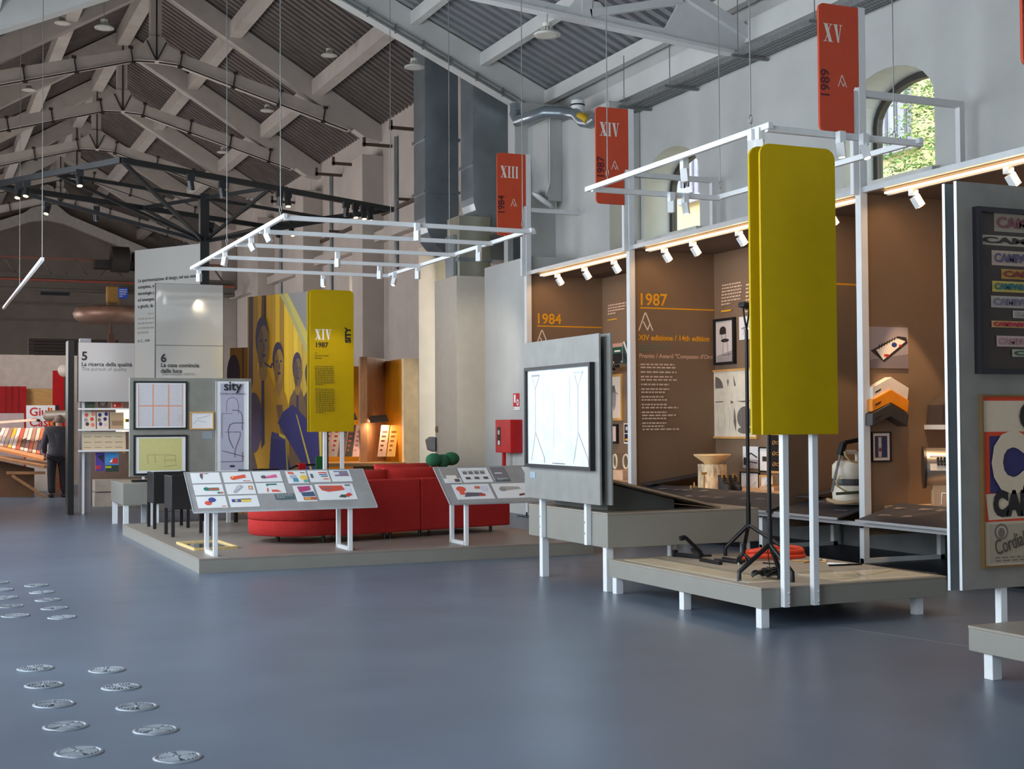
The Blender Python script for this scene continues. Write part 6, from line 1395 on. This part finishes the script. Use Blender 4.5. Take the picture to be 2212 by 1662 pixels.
# partitions at the far left
y = 33.5
def slab(name, label, px0, py0, px1, py1, m, y=y, th=.1, z0=None, cat=None):
    O, U, w_, h_ = on_y(y, px0, py0, px1, py1); zb = O.z if z0 is None else z0
    o = MB().box((O.x, y, zb), (O.x+w_, y+th, O.z+h_)).build(name, m)
    return tag(o, label, cat or name.replace('_', ' ')) if cat != 'structure' else struct(o, label)
slab('partition_white', 'long white partition at the far left', -60, 768, 300, 1000, mat('partition_cream', (206, 194, 184), .7), 36.0, z0=0, cat='structure')
rp = slab('red_screen', 'wide glossy red panel at the far left edge', -40, 835, 57, 905, mat('gloss_red', (170, 22, 26), .25), 35.0, .1, 0, 'panel')
for k in range(3):
    c = uy(12+14*k, 870, 35.0); MB().box((c.x-.008, 34.985, .0), (c.x+.008, 35.0, c.z+.4)).build('panel_seam', mat('dark_red', (110, 12, 18), .4), rp)
slab('red_screen', 'narrow red upright panel beside the slim black column', 114, 801, 150, 900, mat('gloss_red', (170, 22, 26)), 34.0, .1, 0, 'panel')
slab('oak_screen', 'oak panel between the two red panels', 57, 840, 114, 905, WOOD, 35.2, .1, 0, 'panel')
O, U, w_, h_ = on_y(33.0, 57, 876, 121, 932)
t = thing('name_board', 'white board with red lettering and a yellow figure above the desk', 'sign board', O)
MB().box((O.x, 33.0, 0), (O.x+w_, 33.06, O.z+h_)).build('board', PAPER, t)
text(t, 'Giulio\nCastelli', (O.x+.06, 33.0, O.z+h_*.60), X_, Z_, .27, pm((190, 30, 40)), space=.9, bold=.004)
print2d('print', t, (O.x, 33.0, O.z), X_, Z_, [((232, 180, 60), ell(w_*.82, h_*.6, w_*.11, h_*.3)), ((226, 150, 50), rect(w_*.72, h_*.1, w_*.95, h_*.5)), ((206, 50, 50), rect(w_*.6, .02, w_*.75, h_*.2)), ((24, 22, 24), rect(w_-.02, 0, w_+.07, h_))])
slab('grey_notice', 'grey notice board at the far left edge behind the lamp bar', 0, 893, 52, 930, mat('notice_grey', (150, 140, 144), .6), 32.5, .05, 0, 'board')
t = thing('arc_lamp_arm', 'thick grey rounded lamp arm beside the person in grey', 'lamp arm', uy(120, 898, 32)); a, b = uy(104, 899, 32.0), uy(152, 897, 31.6)
MB().cyl(a, b, .115, n=18).ball(a, .115, .115, .115).build('arm', mat('lamp_grey', (120, 112, 100), .4), t)
MB().cyl(uy(118, 910, 32), V((uy(118, 910, 32).x, 32, 0)), .03, n=8).build('stand', BLACK, t)
t = thing('globe_lamp', 'round white globe lamp on the narrow red panel', 'lamp', uy(140, 801, 33.8)); c = uy(140, 801, 33.8)
MB().ball(c, .16, .16, .16).build('globe', mat('globe_white', (200, 190, 178), .5), t); MB().cyl(V((c.x, 33.8, 0)), c, .02, n=8).build('stand', BLACK, t)
# dark slatted stack
t = thing('slatted_crate', 'dark slatted stack against the far end wall', 'crate', uy(90, 760, 50))
O, U, w_, h_ = on_y(50, 62, 733, 256, 768)
for k in range(5): MB().box((O.x, 50, O.z+h_*(k/5)+.03), (O.x+w_, 50.4, O.z+h_*((k+1)/5))).build('slat', mat('crate_dark', (52, 44, 42), .8), t)
MB().box((O.x+.2, 50.05, 0), (O.x+w_-.2, 50.35, O.z+h_)).build('core', mat('crate_core', (40, 34, 32), .8), t)

# ================================================================ overhead crane with bronze disc
yc = 46.0
t = thing('overhead_crane', 'dark overhead travelling crane spanning the far hall', 'crane', uy(100, 600, yc))
za, zb = uy(100, 592, yc).z, uy(100, 628, yc).z; DC = mat('crane_grey', (86, 80, 74), .7, .2)
MB().box((-.8, yc, zb), (WR-.6, yc+.3, za)).box((-.8, yc-.06, zb), (WR-.6, yc+.36, zb+.06)).box((-.8, yc-.06, za-.05), (WR-.6, yc+.36, za)).build('girder', DC, t)
z2 = uy(100, 560, yc).z
MB().box((-.8, yc+.05, z2), (WR-1, yc+.13, z2+.07)).build('top_rail', mat('crane_rust', (110, 72, 60), .7), t)
br = MB()
for k in range(9): br.beam((k*1.1+.2, yc+.1, za), (k*1.1+.55, yc+.1, z2), .05, .05).beam((k*1.1+.9, yc+.1, za), (k*1.1+.55, yc+.1, z2), .05, .05)
br.build('lattice', DC, t)
MB().box((-.8, yc-.08, zb+.30), (WR-.6, yc, zb+.36)).build('red_line', mat('crane_red', (130, 60, 44), .6), t)
c = uy(245, 562, yc-.3); MB().cyl(c+V((-.1, -.2, 0)), c+V((.45, -.2, 0)), .42, n=20).build('drum', mat('crane_black', (34, 30, 28), .7), t)
MB().box(c+V((-.6, -.3, -.3)), c+V((.9, .3, -.05))).box(c+V((.6, -.3, -.3)), c+V((1.3, .3, .25))).build('trolley', mat('crane_black', (34, 30, 28)), t)
h0 = uy(243, 622, yc-.4); h1 = uy(245, 648, yc-.4)
MB().box(h0+V((-.2, -.1, -.5)), h0+V((.2, .1, .05))).build('hook_block', mat('hook_yellow', (150, 112, 50), .6), t, .05)
MB().tube([h1+V((.17*math.sin(q), 0, -.15+.17*math.cos(q))) for q in [i*5.2/12 for i in range(13)]], .05, 8).build('hook', mat('hook_yellow', (150, 112, 50)), t)
c = uy(240, 681, yc-.4)
t = thing('hanging_disc', 'huge bronze-coloured disc hanging from the crane hook', 'disc', c)
MB().lathe([(0, -.22), (1.0, -.25), (1.15, -.12), (1.2, .03), (1.1, .2), (.7, .27), (0, .28)], c, 48).build('disc', mat('bronze', (140, 108, 92), .45, .35, var=.12, scale=3), t)
MB().lathe([(.05, -.22), (.05, -.6), (.14, -.65), (.12, -.95), (.2, -1.0), (.22, -1.2), (.0, -1.22)], c, 18).build('rod', mat('bronze_dark', (84, 58, 48), .6), t)
MB().cyl(c+Z_*.28, h1+V((0, 0, -.3)), .03, n=8).build('sling', mat('bronze_dark', (84, 58, 48)), t)
O, U, w_, h_ = on_y(45.2, 255, 622, 276, 645)
t = thing('blue_sign', 'small blue warning sign hanging by the crane hook', 'sign', O)
MB().box((O.x, 45.2, O.z), (O.x+w_, 45.23, O.z+h_)).build('panel', mat('sign_blue', (30, 70, 170), .5), t)
print2d('print', t, (O.x, 45.2, O.z), X_, Z_, paragraph(.04, h_*.85, w_*.8, 4, h_*.2, h_*.08, (200, 210, 230), 3)); MB().cyl((O.x+w_/2, 45.21, O.z+h_), (O.x+w_/2, 45.21, zb), .01, n=6).build('chain', BLACK, t)
O, U, w_, h_ = on_y(Y1-.06, 88, 615, 150, 638)
tag(MB().box((O.x, Y1-.06, O.z), (O.x+w_, Y1, O.z+h_)).build('vent_grille', mat('night_blue', (40, 44, 56), .6)), 'dark blue rectangular grille high on the end wall', 'grille')
for py in (612, 660, 695): 
    z = uy(120, py, Y1-.05).z; struct(MB().box((-.8, Y1-.06, z), (10.7, Y1, z+.1)).build('trim_end', mat('end_band', (120, 110, 102), .8)))

# ================================================================ wooden reading cabinets by the far wall
t = thing('reading_cabinet', 'open ochre and brown reading cabinet with a birch end by the far wall', 'cabinet', (8.4, 25.6, 0))
yf = 25.2
xe0, xe1 = uy(872, 800, yf).x, uy(904, 800, yf).x; zt_ = uy(888, 775, yf).z
MB().box((xe0, yf, 0), (xe1, yf+.12, zt_)).build('birch_end', BIRCH, t)
xi = uy(835, 790, yf+1.2).x
MB().prism([V((xe0, yf+.06, .0)), V((xi, yf+1.3, 0)), V((xi, yf+1.3, zt_)), V((xe0, yf+.06, zt_))], (.04, .0, 0)).build('ochre_back', OCHRE, t)
xs0, xs1 = uy(773, 790, yf+.7).x, uy(798, 790, yf+.4).x
MB().box((xs0, yf+.55, 0), (xs1, yf+.65, zt_+.05)).build('brown_front', BROWN, t)
MB().prism([V((xs1, yf+.55, 0)), V((xi, yf+1.3, 0)), V((xi, yf+1.3, zt_+.05)), V((xs1, yf+.55, zt_+.05))], (.0, .06, 0)).build('brown_side', BROWN, t)
zc = uy(830, 1000, yf).z
MB().box((uy(700, 1000, yf).x, yf-.1, zc-.06), (xe0, yf+1.2, zc)).build('counter', mat('counter_wood', (186, 150, 110), .5), t)
MB().box((uy(780, 1000, yf).x, yf+.02, 0), (xe0, yf+.5, zc-.06)).build('lower_body', mat('counter_ochre', (150, 108, 56), .6), t)
xo = uy(766, 800, yf+1.4).x; MB().box((uy(690, 800, yf+1.4).x, yf+1.5, 0), (xo+.2, yf+1.56, zt_-.1)).build('ochre_back', OCHRE, t)
def hood(label, px0, px1, py, y):
    a, b = uy(px0, py, y), uy(px1, py-3, y); t = thing('lamp_hood', label, 'lamp', a, 'dark reading lamp hoods')
    MB().prism([a, b, b+V((.06, .35, .12)), a+V((.06, .35, .12))], (0, 0, .02)).build('hood', mat('hood_grey', (66, 66, 66), .5), t)
    MB().box(a.lerp(b, .1)+V((0, .15, .02)), a.lerp(b, .9)+V((0, .2, .035))).build('lamp_tube', mat('tube_on', (255, 230, 190), .5, var=0, emit=10, ecol=(255, 206, 150)), t)
    c = a.lerp(b, .5); area('reading_light', c+V((0, .1, -.02)), c+V((0, .25, -1)), b.x-a.x, .1, 7, (1, .66, .36))
hood('dark lamp hood over the two slanted magazines in the ochre cabinet', 800, 840, 914, yf+.35)
hood('dark lamp hood half hidden behind the yellow sign', 730, 772, 910, yf+.8)
def mag(label, px0, px1, col, ink, y, k):
    o = uy(px0, 987, y); w_ = uy(px1, 987, y).x-o.x; sl = V((.17, .25, .62)); b = thing('magazine', label, 'magazine', o, 'magazines in the ochre cabinet')
    MB().prism([o, o+X_*w_, o+X_*w_+sl, o+sl], (.02, .03, 0)).build('cover', mat('magc_%s' % k, col, .5), b)
    print2d('print', b, o, X_, sl.normalized(), [(ink, rect(w_*.2, .12+.1*j, w_*(.5+.07*j), .16+.1*j)) for j in range(5)])
cols = [((226, 200, 186), (196, 70, 60)), ((222, 206, 196), (190, 40, 40)), ((120, 100, 120), (40, 34, 60)), ((70, 66, 70), (190, 90, 60)), ((226, 190, 190), (206, 110, 130)), ((214, 180, 150), (150, 110, 80))]
lab = ['pale magazine left of the sign posts in the ochre cabinet', 'magazine with red lettering between the sign posts', 'violet photo magazine between the sign posts', 'dark magazine with a colourful figure beside the right sign post', 'pink magazine against the brown cabinet side', 'cream magazine under the hood']
for k in range(5): mag(lab[k], 697+16*k, 711+16*k, cols[k][0], cols[k][1], yf+.5, 'a%d' % k)
mag('slanted pale pink magazine under the lamp hood', 815, 833, (226, 190, 170), (110, 60, 50), yf+.3, 'b0'); mag('slanted orange and cream magazine under the lamp hood', 835, 853, (236, 196, 120), (150, 90, 40), yf+.3, 'b1')

# ---------------------------------------------------------------- lettering becomes plain mesh
bpy.context.view_layer.update(); dg = bpy.context.evaluated_depsgraph_get()
for o in [o for o in sc.objects if o.type == 'FONT']:
    me = bpy.data.meshes.new_from_object(o.evaluated_get(dg)); n = bpy.data.objects.new('lettering', me); COL.objects.link(n)
    n.parent = o.parent; n.matrix_parent_inverse = o.matrix_parent_inverse.copy(); n.matrix_basis = o.matrix_basis.copy()
    bpy.data.objects.remove(o)
